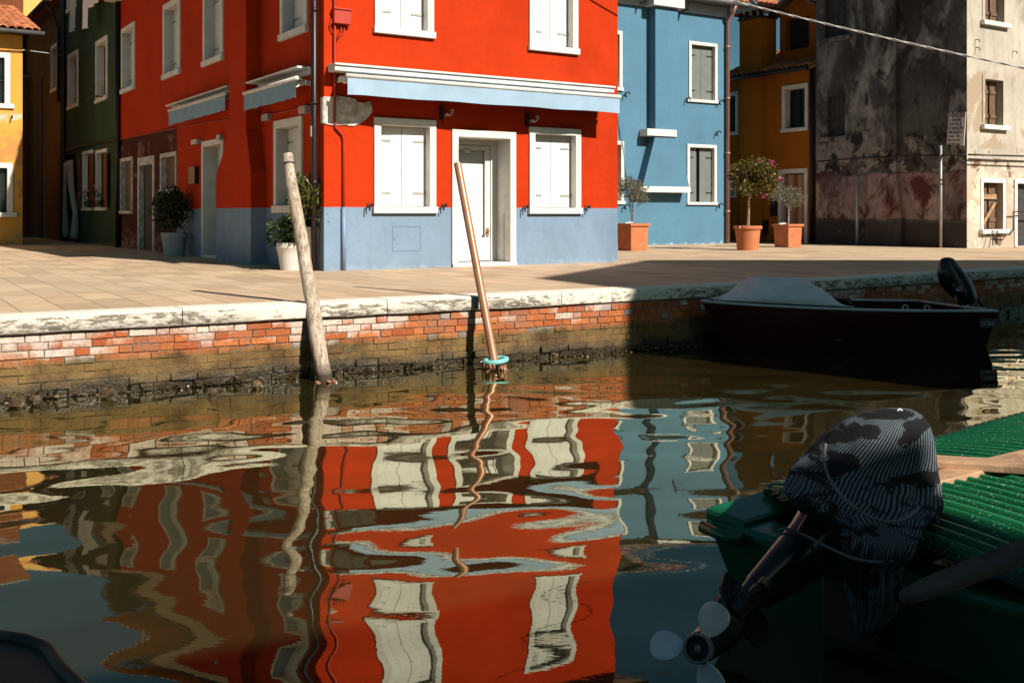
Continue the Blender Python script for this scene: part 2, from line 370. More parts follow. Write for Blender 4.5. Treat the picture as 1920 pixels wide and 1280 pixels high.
def cover_mat():
    m, nt, p = base('striped_printed_cloth'); tc = N(nt, 'ShaderNodeTexCoord'); sx = N(nt, 'ShaderNodeSeparateXYZ'); nt.links.new(tc.outputs['UV'], sx.inputs[0])
    n = noise(nt, tc.outputs['Object'], 3.2, 2, .5)
    ph = math_(nt, 'ADD', math_(nt, 'MULTIPLY', sx.outputs[0], 98*6.2832), math_(nt, 'MULTIPLY', sx.outputs[1], 95)); ph = math_(nt, 'ADD', ph, math_(nt, 'MULTIPLY', n, 26))
    w = math_(nt, 'SINE', ph)
    o = mix(nt, ramp(nt, math_(nt, 'MULTIPLY', math_(nt, 'ADD', w, 1), .5), .38, .62), (.010,.011,.013), (.135,.16,.18))
    mp = N(nt, 'ShaderNodeMapping'); mp.inputs['Rotation'].default_value = (0,.9,0); mp.inputs['Scale'].default_value = (1,1,2.1); nt.links.new(tc.outputs['Object'], mp.inputs[0])
    pn = noise(nt, mp.outputs[0], 5.0, 4, .55, .7)
    o = mix(nt, ramp(nt, pn, .50, .53), o, (.010,.010,.012))
    nt.links.new(o, p.inputs['Base Color']); p.inputs['Roughness'].default_value = .9; p.inputs['Specular IOR Level'].default_value = .2
    bump(nt, p, noise(nt, tc.outputs['Object'], 16, 5), .6, .015); return m
M['cover'] = cover_mat()
def pole_mat():
    m, nt, p = base('bleached_mooring_pole'); tc = N(nt, 'ShaderNodeTexCoord'); z = zval(nt)
    mp = N(nt, 'ShaderNodeMapping'); mp.inputs['Scale'].default_value = (14,14,1.0); mp.inputs['Rotation'].default_value = (.37,.27,0)
    nt.links.new(tc.outputs['Object'], mp.inputs[0]); n = noise(nt, mp.outputs[0], 2.6, 8, .72, .5); n2 = noise(nt, tc.outputs['Object'], 3, 3)
    o = mix(nt, ramp(nt, n, .36, .56), (.15,.10,.065), (.63,.50,.38))
    o = mix(nt, math_(nt, 'MULTIPLY', ramp(nt, n2, .5, .7), .35), o, (.40,.29,.20))
    o = mix(nt, ramp(nt, z, .06, .2, (1,1,1), (0,0,0)), o, (.05,.032,.022))
    nt.links.new(o, p.inputs['Base Color']); p.inputs['Roughness'].default_value = .85; bump(nt, p, n, .9, .012); return m
M['pole'] = pole_mat()
# ------------------------------------------------------------------ facades
class Fac:
    def __init__(s, P, w, out):
        s.P = V((P[0], P[1])); s.w = V(w).normalized(); n = V((s.w.y, -s.w.x))
        s.n = n if n.dot(V(out)) > 0 else -n
    def pt(s, a, z, q=0.0):
        p = s.P + s.w*a + s.n*q; return V((p.x, p.y, z))
    def inv(s, u, v, q=0.0):
        r = (u-960)/FPX; P = s.P + s.n*q
        # P.x + w.x a = r (P.y + w.y a)
        a = (r*P.y - P.x)/(s.w.x - r*s.w.y); Y = P.y + s.w.y*a
        return a, EYE - (v-HZ)*Y/FPX
    def a(s, u, q=0.0): return s.inv(u, 0, q)[0]
    def z(s, u, v, q=0.0): return s.inv(u, v, q)[1]
    def box(s, mb, a0, a1, z0, z1, q0, q1):
        b = [s.pt(a0,z0,q0), s.pt(a1,z0,q0), s.pt(a1,z0,q1), s.pt(a0,z0,q1)]
        t = [s.pt(a0,z1,q0), s.pt(a1,z1,q0), s.pt(a1,z1,q1), s.pt(a0,z1,q1)]
        mb.hexa(b, t)
    def rect(s, ul, ur, vt, vb, q=0):   # vt, vb measured at the left edge ul
        a0, zt = s.inv(ul, vt, q); _, zb = s.inv(ul, vb, q); a1 = s.a(ur, q)
        return (min(a0,a1), max(a0,a1), zb, zt)
def panel(mb, F, a0, a1, z0, z1, holes, depth=.55, q=0):
    hs = [h for h in holes]
    A = sorted({a0, a1, *[min(max(x, a0), a1) for h in hs for x in h[:2]]}); Z = sorted({z0, z1, *[min(max(x, z0), z1) for h in hs for x in h[2:4]]})
    for i in range(len(A)-1):
        for j in range(len(Z)-1):
            ca, cz = (A[i]+A[i+1])/2, (Z[j]+Z[j+1])/2
            if any(h[0] < ca < h[1] and h[2] < cz < h[3] for h in hs): continue
            mb.face([F.pt(A[i],Z[j],q), F.pt(A[i+1],Z[j],q), F.pt(A[i+1],Z[j+1],q), F.pt(A[i],Z[j+1],q)])
    for h in hs:
        H = h; h = (max(h[0], a0), min(h[1], a1), max(h[2], z0), min(h[3], z1))
        for (p0, p1, ok) in (((h[0],h[2]),(h[1],h[2]),1),((h[1],h[2]),(h[1],h[3]),H[1] <= a1),((h[1],h[3]),(h[0],h[3]),1),((h[0],h[3]),(h[0],h[2]),H[0] >= a0)):
            if not ok: continue
            mb.face([F.pt(*p0,q), F.pt(*p1,q), F.pt(*p1,q-depth), F.pt(*p0,q-depth)])
        mb.face([F.pt(h[0],h[2],q-depth), F.pt(h[1],h[2],q-depth), F.pt(h[1],h[3],q-depth), F.pt(h[0],h[3],q-depth)])
def ins(r, d=.02): return (r[0]+d, r[1]-d, r[2]+d, r[3]-d)
def window(par, F, r, fw=.11, rec=.16, style='shut', mf=None, ms=None, q=0, sill=.02, label=None, proud=.035, hinges=True, nohole=False, ajar=None):
    """r is the outer frame; the window part is the frame, with sill, shutter and hinge below it"""
    mf = mf or M['white']; ms = ms or M['shut']; a0, a1, z0, z1 = r
    mb = MB()
    F.box(mb, a0, a0+fw, z0+fw*.9, z1, q-rec, q+proud); F.box(mb, a1-fw, a1, z0+fw*.9, z1, q-rec, q+proud)
    F.box(mb, a0+fw, a1-fw, z1-fw, z1, q-rec, q+proud)
    w = mb.build('window', mf, par, bevel=.004)
    if label: w['label'] = label
    if sill is not None:
        mb = MB(); F.box(mb, a0-sill, a1+sill, z0, z0+fw*.9, q-rec, q+proud+.03); mb.build('sill', mf, w, bevel=.006)
    ia0, ia1, iz0, iz1 = a0+fw, a1-fw, z0+fw*.9, z1-fw; mid = (ia0+ia1)/2
    if style in ('shut', 'ajar'):
        for k, (b0, b1) in enumerate(((ia0+.006, mid-.004), (mid+.004, ia1-.006))):
            mb = MB(); nn = max(2, int((b1-b0)/.16))
            if style == 'ajar' and k == ajar: b0, b1 = (b0, b0+(b1-b0)*.75) if k == 0 else (b1-(b1-b0)*.75, b1)
            for i in range(nn):
                x0 = b0+(b1-b0)*i/nn; x1 = b0+(b1-b0)*(i+1)/nn
                F.box(mb, x0+.0012, x1-.0012, iz0+.01, iz1-.006, q-rec-.02, q-rec+.025)
            F.box(mb, b0+.01, b1-.01, iz0+.02, iz1-.02, q-rec-.03, q-rec+.021)
            mb.build('shutter', ms, w)
            if hinges:
                for zz in (iz0+(iz1-iz0)*.17, iz0+(iz1-iz0)*.82):
                    hm = MB(); x0, x1 = (b0, b0+min(.22,(b1-b0)*.7)) if k == 0 else (b1-min(.22,(b1-b0)*.7), b1)
                    F.box(hm, x0, x1, zz-.016, zz+.016, q-rec+.0255, q-rec+.034)
                    xx = x0+.01 if k == 0 else x1-.01
                    F.box(hm, xx-.008, xx+.008, zz-.03, zz+.03, q-rec+.034, q-rec+.045)
                    hm.build('hinge', M['hinge'] if ms is M['shut'] else M['iron'], w)
        if style == 'ajar':
            mb = MB(); F.box(mb, ia0, ia1, iz0, iz1, q-rec-.06, q-rec-.045); mb.build('pane', M['pane'], w)
    elif style == 'glass':
        mb = MB(); F.box(mb, ia0, ia1, iz0, iz1, q-rec+.0, q-rec+.012); mb.build('pane', M['pane'], w)
        mb = MB(); t = .035
        F.box(mb, ia0, ia0+t, iz0, iz1, q-rec+.012, q-rec+.04); F.box(mb, ia1-t, ia1, iz0, iz1, q-rec+.012, q-rec+.04); F.box(mb, mid-t/2, mid+t/2, iz0, iz1, q-rec+.012, q-rec+.042)
        for zz in (iz0, iz0+(iz1-iz0)*.5, iz1-t): F.box(mb, ia0+t, mid-t/2, zz, zz+t, q-rec+.012, q-rec+.04); F.box(mb, mid+t/2, ia1-t, zz, zz+t, q-rec+.012, q-rec+.04)
        mb.build('sash', ms, w)
    return w
def tiles(F, a0, a1, z0, run, rise, q0, name='roof', par=None, overhang=.0, pitch=.2, rowlen=.38, back=None):
    """barrel-tiled roof slope: rows of separate half-round tiles, climbing away from the facade F"""
    mb = MB(); n = max(1, int((a1-a0)/pitch)); pitch = (a1-a0)/n; sl = math.hypot(run, rise); rows = max(1, int(sl/rowlen)); st = sl/rows
    for j in range(rows):
        t0 = j/rows; t1 = (j+1.12)/rows
        for i in range(n):
            ac = a0+(i+.5)*pitch + random.uniform(-.008,.008); lift = .02; dz = random.uniform(-.006,.006)
            vs = []
            for (t, rr, lz) in ((t0, .56, .045), (t1, .46, .0)):
                for k in range(7):
                    th = math.pi*k/6
                    vs.append(F.pt(ac+math.cos(th)*pitch*rr, z0+rise*t+lz+dz+math.sin(th)*pitch*.42, q0-run*t))
            for k in range(7):
                th = math.pi*k/6
                vs.append(F.pt(ac+math.cos(th)*pitch*.46, z0+rise*t0+.03+dz+math.sin(th)*pitch*.30, q0-run*t0))
            mb.addv(vs, [(k, k+1, 8+k, 7+k) for k in range(6)] + [(k, 14+k, 15+k, k+1) for k in range(6)])
    F2 = [F.pt(a0, z0, q0), F.pt(a1, z0, q0), F.pt(a1, z0+rise, q0-run), F.pt(a0, z0+rise, q0-run)]
    lo = [p - V((0,0,.07)) for p in F2]; mb.hexa(lo, F2)
    o = mb.build(name, M['tile'], par); return o
def poly_house(name, label, cat, walls, ztop, mat, loc, extra=None, cap=True, foot=None):
    h = thing(name, label, cat, loc); mb = MB()
    for (F, a0, a1, holes) in walls: panel(mb, F, a0, a1, PAV-.3, ztop, holes)
    if extra: extra(mb)
    mb.build('wall', mat, h)
    if cap and foot:
        mb = MB(); mb.prism(foot, ztop, ztop+.12); mb.build('roof_slab', M['lead'], h)
    return h
# ================================================================== RED HOUSE
CR = (-2.82, 15.6)
RF = Fac(CR, (.838,.545), (.5,-.8)); RL = Fac(CR, (-.545,.838), (-.8,-.5))
LF = RF.a(1158); LL = RL.a(222)
wL1 = RF.rect(700.5,816.3,219.8,400); wL2 = RF.rect(991.5,1087.8,237.7,401)
wU1 = RF.rect(701.7,812.3,-160,62); wU2 = RF.rect(991.5,1082.5,-97,94.3)
dF = RF.rect(846.4,965.9,242.6,503.8); dF = (dF[0], dF[1], PAV+.02, dF[3])
sU = []
for (ul, ur, vb) in ((229.3,254,177.6),(307.7,339.4,151),(382.9,420,127),(528,578,79)):
    a0, zb = RL.inv(ul, vb); a1 = RL.a(ur); zb = 4.53 if False else zb
    sU.append((min(a0,a1), max(a0,a1), zb, zb+1.66))
sL = RL.rect(516,568.6,228,399)
dL = RL.rect(380,420,266,483); dL = (dL[0], dL[1], PAV+.02, dL[3])
ow1 = RL.rect(226,249,298,401); od = RL.rect(261,287,309,467); od = (od[0], od[1], PAV+.01, od[3]); ow2 = RL.rect(301.6,332,289,363)
ZR = 7.0
corner = lambda F, a: (F.pt(a,0).x, F.pt(a,0).y)
p0 = V(CR); p1 = V(corner(RF, LF)); p3 = V(corner(RL, LL)); p2 = p1 + (p3-p0)
RR = Fac(p1, (-.545,.838), (.8,.5)); RB = Fac(p3, (.838,.545), (-.5,.8))
oldz = (RL.z(332,240)+RL.z(224,260))/2; aold = RL.a(332)
def breast(F, a0, a1, z0, z1, q, b0, b1, zt, z_bot):
    """chimney breast: straight shaft a0..a1 above z1, widening to b0..b1 at zt and down to z_bot"""
    def f(mb):
        sec = [(a0,a1,z0),(a0,a1,z1),(b0,b1,zt),(b0,b1,z_bot)]
        for k in range(3):
            (x0,x1,za),(y0,y1,zb) = sec[k], sec[k+1]
            mb.face([F.pt(x0,za,q),F.pt(x1,za,q),F.pt(y1,zb,q),F.pt(y0,zb,q)])
            mb.face([F.pt(x0,za,q),F.pt(y0,zb,q),F.pt(y0,zb,0),F.pt(x0,za,0)])
            mb.face([F.pt(x1,za,q),F.pt(x1,za,0),F.pt(y1,zb,0),F.pt(y1,zb,q)])
        mb.face([F.pt(b0,z_bot,q),F.pt(b1,z_bot,q),F.pt(b1,z_bot,0),F.pt(b0,z_bot,0)])
        mb.face([F.pt(a0,z0,q),F.pt(a1,z0,q),F.pt(a1,z0,0),F.pt(a0,z0,0)])
    return f
qb = .27
b_a = [RL.a(u, qb) for u in (461, 429.6)]; b_b = [RL.a(u, qb) for u in (470, 405)]
red = poly_house('red_house', 'bright red corner house with a blue base and white shutters on the paved quay', 'house',
    [(RF, 0, LF, [ins(x) for x in (wL1,wL2,wU1,wU2,dF)]),
     (RL, 0, aold, [ins(x) for x in [*sU[2:], sL, dL]]+[ins(x) for x in sU[:2] if x[0]+.02 < aold]),
     (RR, 0, LL, []), (RB, 0, LF, [])], ZR, M['red'], (CR[0], CR[1], PAV),
    extra=lambda mb: (panel(mb, RL, aold, LL, oldz, ZR, [ins(x) for x in sU[:2] if x[1]-.02 > aold]), breast(RL, b_a[0], b_a[1], ZR, RL.z(440,246,qb), qb, b_b[0], b_b[1], RL.z(440,326,qb), PAV-.1)(mb)), foot=[p0,p1,p2,p3])
mb = MB(); panel(mb, RL, aold, LL, PAV-.3, oldz, [ins(x) for x in (ow1,od,ow2)], .55, -.01)
o = mb.build('lower_wall', M['oldred'], red); o['label'] = 'dark peeling plaster ground-floor wall beside the alley'
for r in (wL1, wL2): window(red, RF, r, .115, .15)
for r in (wU1, wU2): window(red, RF, r, .115, .15)
for r in sU: window(red, RL, r, .12, .2)
window(red, RL, sL, .13, .2)
window(red, RL, ow1, .09, .12, 'shut', M['stonepatch'], M['oldwood'], q=-.01, hinges=False, label='old wooden shuttered window in the peeling wall, by the alley')
window(red, RL, ow2, .09, .12, 'shut', M['stonepatch'], M['oldwood'], q=-.01, hinges=False, label='old grey shuttered window in the peeling wall, beside the red plaster')
# old door
mb = MB(); a0,a1,z0,z1 = od
RL.box(mb, a0-.12, a0+.03, z0, z1+.16, -.1, .015); RL.box(mb, a1-.03, a1+.12, z0, z1+.16, -.1, .015); RL.box(mb, a0+.03, a1-.03, z1-.03, z1+.16, -.1, .015)
dd = mb.build('door', M['stonepatch'], red); dd['label'] = 'narrow old door with a bare mortar surround'
mb = MB()
for i in range(4): RL.box(mb, a0+.03+(a1-a0-.06)*i/4+.003, a0+.03+(a1-a0-.06)*(i+1)/4-.003, z0, z1-.03, -.14, -.1)
mb.build('door_leaf', M['darkwood'], dd)
# front door
a0,a1,z0,z1 = dF; fw = .115; rec = .42
mb = MB(); RF.box(mb, a0, a0+fw, z0-.02, z1, -rec, .035); RF.box(mb, a1-fw, a1, z0-.02, z1, -rec, .035); RF.box(mb, a0+fw, a1-fw, z1-fw, z1, -rec, .035); RF.box(mb, a0-.0, a1+.0, PAV-.05, z0+.035, -rec, .06)
door = mb.build('door', M['white'], red, bevel=.004); door['label'] = 'white glazed front door with a closed blind, facing the canal'
i0,i1,iz0,iz1 = a0+fw, a1-fw, z0+.04, z1-fw
mb = MB(); t=.10
RF.box(mb, i0, i0+.05, iz0, iz1, -rec-.05, -rec+.03); RF.box(mb, i1-.12, i1, iz0, iz1, -rec-.05, -rec+.03); RF.box(mb, i0+.05, i1-.12, iz1-.09, iz1, -rec-.05, -rec+.03)
ld = i0+.06; rd = i1-.13; zlow = iz0+.40
RF.box(mb, ld, rd, iz0+.01, zlow, -rec-.045, -rec+.01); RF.box(mb, ld, ld+.04, zlow, iz1-.1, -rec-.045, -rec+.01); RF.box(mb, rd-.09, rd, zlow, iz1-.1, -rec-.045, -rec+.01); RF.box(mb, ld+.04, rd-.09, iz1-.17, iz1-.1, -rec-.045, -rec+.01)
mb.build('door_leaf', M['shut'], door, bevel=.003)
mb = MB(); mb.face([RF.pt(ld+.04,zlow,-rec-.03),RF.pt(rd-.09,zlow,-rec-.03),RF.pt(rd-.09,iz1-.17,-rec-.03),RF.pt(ld+.04,iz1-.17,-rec-.03)]); mb.build('pane', M['glass'], door)
mb = MB(); zz = zlow+.005
while zz < iz1-.18:
    b = [RF.pt(ld+.05,zz,-rec-.05), RF.pt(rd-.10,zz,-rec-.05), RF.pt(rd-.10,zz+.0165,-rec-.054), RF.pt(ld+.05,zz+.0165,-rec-.054)]
    mb.face(b); zz += .018
RF.box(mb, ld+.04, rd-.09, zlow, iz1-.17, -rec-.09, -rec-.085)
mb.build('blind', M['shut'], door)
mb = MB(); RF.box(mb, rd-.075, rd-.03, zlow+.02, zlow+.16, -rec+.01, -rec+.03); RF.box(mb, rd-.10, rd-.03, zlow+.10, zlow+.118, -rec+.05, -rec+.068); RF.box(mb, rd-.05,rd-.035, zlow+.10, zlow+.118, -rec+.03, -rec+.05)
mb.build('handle', M['copper'], door)
mb = MB(); RF.box(mb, (ld+rd)/2-.10, (ld+rd)/2+.02, iz1-.23, iz1-.17, -rec+.0, -rec+.02); mb.build('opening_card', M['white'], door)
mb = MB(); RF.box(mb, a1-fw-.004, a1-fw+.0, z0+.04, z0+.85, -.2, -.14); mb.build('jamb_strip', M['hinge'], door)
# side door
a0,a1,z0,z1 = dL; mb = MB(); rec=.3
RL.box(mb, a0, a0+.11, z0-.02, z1, -rec, .03); RL.box(mb, a1-.11, a1, z0-.02, z1, -rec, .03); RL.box(mb, a0+.11, a1-.11, z1-.11, z1, -rec, .03); RL.box(mb, a0, a1, PAV-.05, z0+.04, -rec, .05)
d2 = mb.build('door', M['white'], red, bevel=.004); d2['label'] = 'narrow white side door behind the chimney breast'
mb = MB(); RL.box(mb, a0+.11, a1-.11, z0+.04, z1-.11, -rec, -rec+.03); RL.box(mb, a0+.2, a1-.2, z0+.2, z0+.8, -rec+.03, -rec+.04); RL.box(mb, a0+.2, a1-.2, z0+.95, z1-.25, -rec+.03, -rec+.04); mb.build('door_leaf', M['white'], d2)
# roof of the red house
mb = MB(); e=.35
def rp(a,b,z): 
    p = p0 + RF.w*a + RL.w*b; return V((p.x,p.y,z))
r4 = [rp(-e,-e,ZR+.12), rp(LF+e,-e,ZR+.12), rp(LF+e,LL,ZR+.12), rp(-e,LL,ZR+.12)]
mb.hexa([p-V((0,0,.10)) for p in r4], r4)
mb.build('eaves', M['white'], red)
tiles(Fac(rp(-e,-e,0).xy, RF.w, RF.n), 0, LF+2*e, ZR+.14, LL+e, 2.0, 0, 'roof', red, rowlen=.45)
# gutter + fittings
mb = MB(); mb.tube([rp(-e-.05,-e-.05,ZR+.1), rp(LF+e,-e-.05,ZR+.1)], .07, 8); mb.tube([rp(-e-.05,-e-.05,ZR+.1), rp(-e-.05,LL,ZR+.1)], .07, 8); mb.build('gutter', M['brownpipe'], red, smooth=True)
ap = RL.a(589, .09)
mb = MB(); mb.tube([RL.pt(ap,ZR,.09), RL.pt(ap,2.2,.09), RL.pt(ap,PAV,.09)], .048, 10)
for z in (6.2,4.6,3.2,2.0): mb.tube([RL.pt(ap,z,.09), RL.pt(ap,z+.06,.09)], .058, 10)
mb.build('drainpipe', M['brownpipe'], red, smooth=True)
mb = MB(); RL.box(mb, ap-.03, ap+.03, 2.72, 2.88, .139, .143); mb.build('sticker', M['white'], red)
ap = RL.a(221, .06); mb = MB(); mb.tube([RL.pt(ap,ZR,.06), RL.pt(ap,PAV,.06)], .07, 8); o = mb.build('drainpipe', M['iron'], red, smooth=True)
# cable conduit on front
c1 = RF.inv(626,0); c2 = RF.inv(643,260)
pts = [RF.pt(RF.a(626),z,.03) for z in (ZR, 5.2, 3.6, 2.95)] + [RF.pt(RF.a(628),2.86,.03), RF.pt(RF.a(640),2.76,.03), RF.pt(RF.a(643),2.68,.03), RF.pt(RF.a(643),1.66,.03)]
mb = MB(); mb.tube(pts, .022, 8)
mb.tube([RF.pt(RF.a(638), z, .03) for z in (RF.z(638,50), RF.z(638,60))]+[RF.pt(RF.a(630), RF.z(630,74), .03)], .010, 6)
mb.tube([RF.pt(RF.a(645), RF.z(645,45), .03), RF.pt(RF.a(643), RF.z(643,62), .03), RF.pt(RF.a(628), RF.z(628,80), .03)], .008, 6)
mb.tube([RF.pt(RF.a(623), RF.z(623,30), .03), RF.pt(RF.a(617), RF.z(617,50), .03), RF.pt(RF.a(622), RF.z(622,62), .03), RF.pt(RF.a(630), RF.z(630,58), .03)], .010, 6)
mb.build('conduit', M['redpipe'], red, smooth=True)
mb = MB(); mb.tube([RF.pt(RF.a(643),1.66,.03), RF.pt(RF.a(643),PAV,.03)], .034, 8); mb.build('conduit', M['bluepipe'], red, smooth=True)
r = RF.rect(622,654,18,45); mb = MB(); RF.box(mb, *r, .0, .10); RF.box(mb, r[0]-.01, r[1]+.01, r[3]-.01, r[3]+.012, -.0, .12); mb.build('junction_box', M['redpipe'], red, bevel=.006)
r = RF.rect(736,789,424,471); mb = MB(); RF.box(mb, r[0],r[1],r[2],r[2]+.012,-.01,.007); RF.box(mb, r[0],r[1],r[3]-.012,r[3],-.01,.007); RF.box(mb, r[0],r[0]+.012,r[2]+.012,r[3]-.012,-.01,.007); RF.box(mb, r[1]-.012,r[1],r[2]+.012,r[3]-.012,-.01,.007); RF.box(mb, r[0]+.03,r[0]+.045,(r[2]+r[3])/2-.02,(r[2]+r[3])/2+.02,0,.012)
mb.build('meter_hatch', M['bluepipe'], red)
for (u, v) in ((689,386),(828,386),(981,389),(1097,389)):
    mb = MB(); a, z = RF.inv(u, v)
    mb.tube([RF.pt(a,z+.02,0), RF.pt(a,z+.02,.05)], .010, 6); mb.tube([RF.pt(a-.045,z-.02,.055), RF.pt(a-.02,z+.0,.055), RF.pt(a+.02,z+.03,.055), RF.pt(a+.05,z+.02,.055)], .011, 6); mb.tube([RF.pt(a-.045,z-.02,.055), RF.pt(a-.045,z-.13,.055)], .010, 6)
    RF.box(mb, a+.035, a+.065, z-.02, z+.035, .04, .07); mb.build('shutter_catch', M['iron'], red)
for (u, v) in ((826,212),(986,224)):
    mb = MB(); a, z = RF.inv(u, v); RF.box(mb, a-.025, a+.025, z-.11, z+.10, 0, .07); mb.tube([RF.pt(a,z-.1,.06), RF.pt(a-.0,z-.16,.08)], .015, 6); mb.build('awning_bracket', M['iron'], red)
    mb = MB(); a = RF.a(u+12); mb.tube([RF.pt(a-.05,z-.03,.1), RF.pt(a-.02,z-.05,.12), RF.pt(a+.03,z-.0,.12), RF.pt(a+.05,z+.035,.12), RF.pt(a+.02,z+.06,.12), RF.pt(a,z+.03,.12)], .010, 6); RF.box(mb, a-.06, a-.03, z-.05, z-.01, 0, .11); mb.build('awning_crank_hook', M['white'], red)
for (ul, ur, vt, vb) in ((366,377,263,272),(414,420,254,264),(499,511,216,228),(569,582,201,215)):
    q = 0 if ul != 414 else 0
    r = RL.rect(ul,ur,vt,vb); mb = MB(); RL.box(mb, *r, 0, .09); mb.build('wall_lamp', M['hinge'], red, bevel=.004)
r = RL.rect(361,373,314,346); mb = MB(); RL.box(mb, *r, 0, .09); mb.build('letter_box', M['brownpipe'], red, bevel=.005)
mb = MB(); mb.tube([RL.pt(RL.a(u,.02+(qb if 404<u<462 else 0)), RL.z(u,v,.02), .02+(qb if 404<u<462 else 0)) for u, v in ((224,262),(332,240),(400,228),(480,216),(520,213),(560,203),(578,196))], .012, 6)
mb.build('wall_cable', M['redpipe'], red, smooth=True)
# bare stone block at the corner
pp = [(100,640),(140,612),(220,618),(300,600),(430,618),(560,640),(600,690),(680,700),(770,680),(795,740),(810,820),(760,890),(700,950),(640,990),(540,1030),(480,1025),(440,1010),(360,1015),(280,1020),(210,1012),(150,1000),(105,980)]
pts = [RF.inv(590+x/7.529, 100+y/7.529) for x, y in pp]; amin = min(a for a, z in pts)
mb = MB(); fr = [RF.pt(max(a,-.03), z, .022) for a, z in pts]; bk = [RF.pt(max(a,-.03), z, -.05) for a, z in pts]; n = len(pts)
mb.addv(fr+bk, [tuple(range(n))]+[(i,(i+1)%n,n+(i+1)%n,n+i) for i in range(n)])
RL.box(mb, -.03, .09, min(z for a,z in pts)+.03, max(z for a,z in pts)-.03, -.05, .02)
mb.build('bare_stone_block', M['stonepatch'], red)
# awnings
def awning(F, ub, vb, ut, vt, vv, qc, qt, mat, label, ends=True):
    """ub/vb: cover board line (left,right) at q=qc; ut/vt: tube line at q=qt; vv: valance bottoms"""
    A = [F.inv(ub[i], vb[i], qc) for i in (0,1)]; T = [F.inv(ut[i], vt[i], qt) for i in (0,1)]
    zb = (A[0][1]+A[1][1])/2; zt = (T[0][1]+T[1][1])/2; a0, a1 = sorted((A[0][0],A[1][0])); t0, t1 = sorted((T[0][0],T[1][0]))
    zv = zt-.02-sum(abs(F.z(ut[i],vv[i],qt)-F.z(ut[i],vt[i],qt)) for i in (0,1))/2
    mb = MB(); F.box(mb, a0, a1, zb-.10, zb-.02, 0, qc if F is RF else .06); F.box(mb, a0-.01, a1+.01, zb-.02, zb+.012, 0, qc+.03)
    aw = mb.build('awning', M['white'], red, bevel=.005); aw['label'] = label
    mb = MB(); mb.tube([F.pt(t0,zt,qt), F.pt(t1,zt,qt)], .033, 12); mb.build('front_bar', M['white'], aw, smooth=True)
    mb = MB(); ra, rb = max(a0,t0)+.05, min(a1,t1)-.05; mb.tube([F.pt(ra,zt-.01,qc*.55), F.pt(rb,zt-.01,qc*.55)], .045, 12); mb.build('roller', M['white'], aw, smooth=True)
    for a in (ra+.03, rb-.03):
        mb = MB(); F.box(mb, a-.02, a+.02, zt-.05, zt+.02, .0, qt-.03); mb.lathe(F.pt(a,zt-.04,qc+.02)-V((F.w.x*.03,F.w.y*.03,0)), [(.055,0),(.055,.06)], 14, (F.w.x,F.w.y,0)); mb.build('arm', M['hinge'] if False else M['white'], aw)
    mb = MB(); n = 60
    for i in range(n):
        for j in range(5):
            q = []
            for (ii, jj) in ((i,j),(i+1,j),(i+1,j+1),(i,j+1)):
                s = ii/n; a = t0+.02+(t1-t0-.04)*s; h = jj/5
                w = .012*h*math.sin(s*31+math.sin(s*9)*2)+.015*h*mnoise.noise(V((s*14,h,zb)))
                q.append(F.pt(a, zt-.02+(zv-zt+.02)*h + .006*h*math.sin(s*23), qt+w+.008))
            mb.face(q)
    o = mb.build('valance', mat, aw); smooth_auto(o, 60)
    mb = MB()   # the rolled-in cloth between roller and bar
    mb.hexa([F.pt(ra,zt+.015,qc*.55),F.pt(rb,zt+.015,qc*.55),F.pt(t1-.04,zt+.015,qt),F.pt(t0+.04,zt+.015,qt)],[F.pt(ra,zt+.02,qc*.55),F.pt(rb,zt+.02,qc*.55),F.pt(t1-.04,zt+.02,qt),F.pt(t0+.04,zt+.02,qt)])
    mb.build('canopy', mat, aw)
awning(RF, (628,1152), (116.6,165.8), (649,1163), (141.5,182), (176.4,209), .27, .50, M['valance'], 'long pale blue awning over the front door, rolled in')
awning(RL, (313,427), (195,166), (316.6,423.5), (205,179), (231,208), .17, .29, M['valance_b'], 'small blue awning over the side door')
awning(RL, (449.4,560), (158.8,127), (457.5,556.9), (173.8,148.8), (203.5,183), .24, .38, M['valance_b'], 'small blue awning nearest the corner, beside the drainpipe')
# ================================================================== GREEN + YELLOW ROW
aG = RL.a(118); ZG = 8.9
g1 = RL.rect(181,202.5,79.5,195); g2 = RL.rect(128.6,147,105,208)
g3 = RL.rect(156,175.5,285,395); g4 = RL.rect(181,202,283,395); g5 = RL.rect(127,143,-35,27); gd = RL.rect(118.5,141,292,449); gd = (gd[0], gd[1], PAV+.02, gd[3])
g6 = RL.rect(177,198,-75,10)
gc = lambda a, dep=8: [RL.pt(a,0).xy, (RL.pt(a,0,-dep)).xy]
GB = Fac(RL.pt(LL,0,0).xy, RF.w, (.5,-.8))
def rowfoot(a0, a1, dep=8): return [RL.pt(a0,0).xy, RL.pt(a0,0,-dep).xy, RL.pt(a1,0,-dep).xy, RL.pt(a1,0).xy]
def sides(a0, a1, dep=8):
    f = rowfoot(a0, a1, dep)
    return [(Fac(f[0], RF.w, (.5,-.8)), 0, dep, []), (Fac(f[3], RF.w, (-.5,.8)), 0, dep, []), (Fac(f[1], RL.w, (.8,.5)), 0, a1-a0, [])]
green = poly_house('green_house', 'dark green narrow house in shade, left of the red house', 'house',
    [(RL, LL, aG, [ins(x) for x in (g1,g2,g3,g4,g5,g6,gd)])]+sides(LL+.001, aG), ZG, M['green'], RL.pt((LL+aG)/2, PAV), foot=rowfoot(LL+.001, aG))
for r in (g1, g2, g5, g6): window(green, RL, r, .13, .2, 'shut', M['white'], M['shutbrown'], hinges=False)
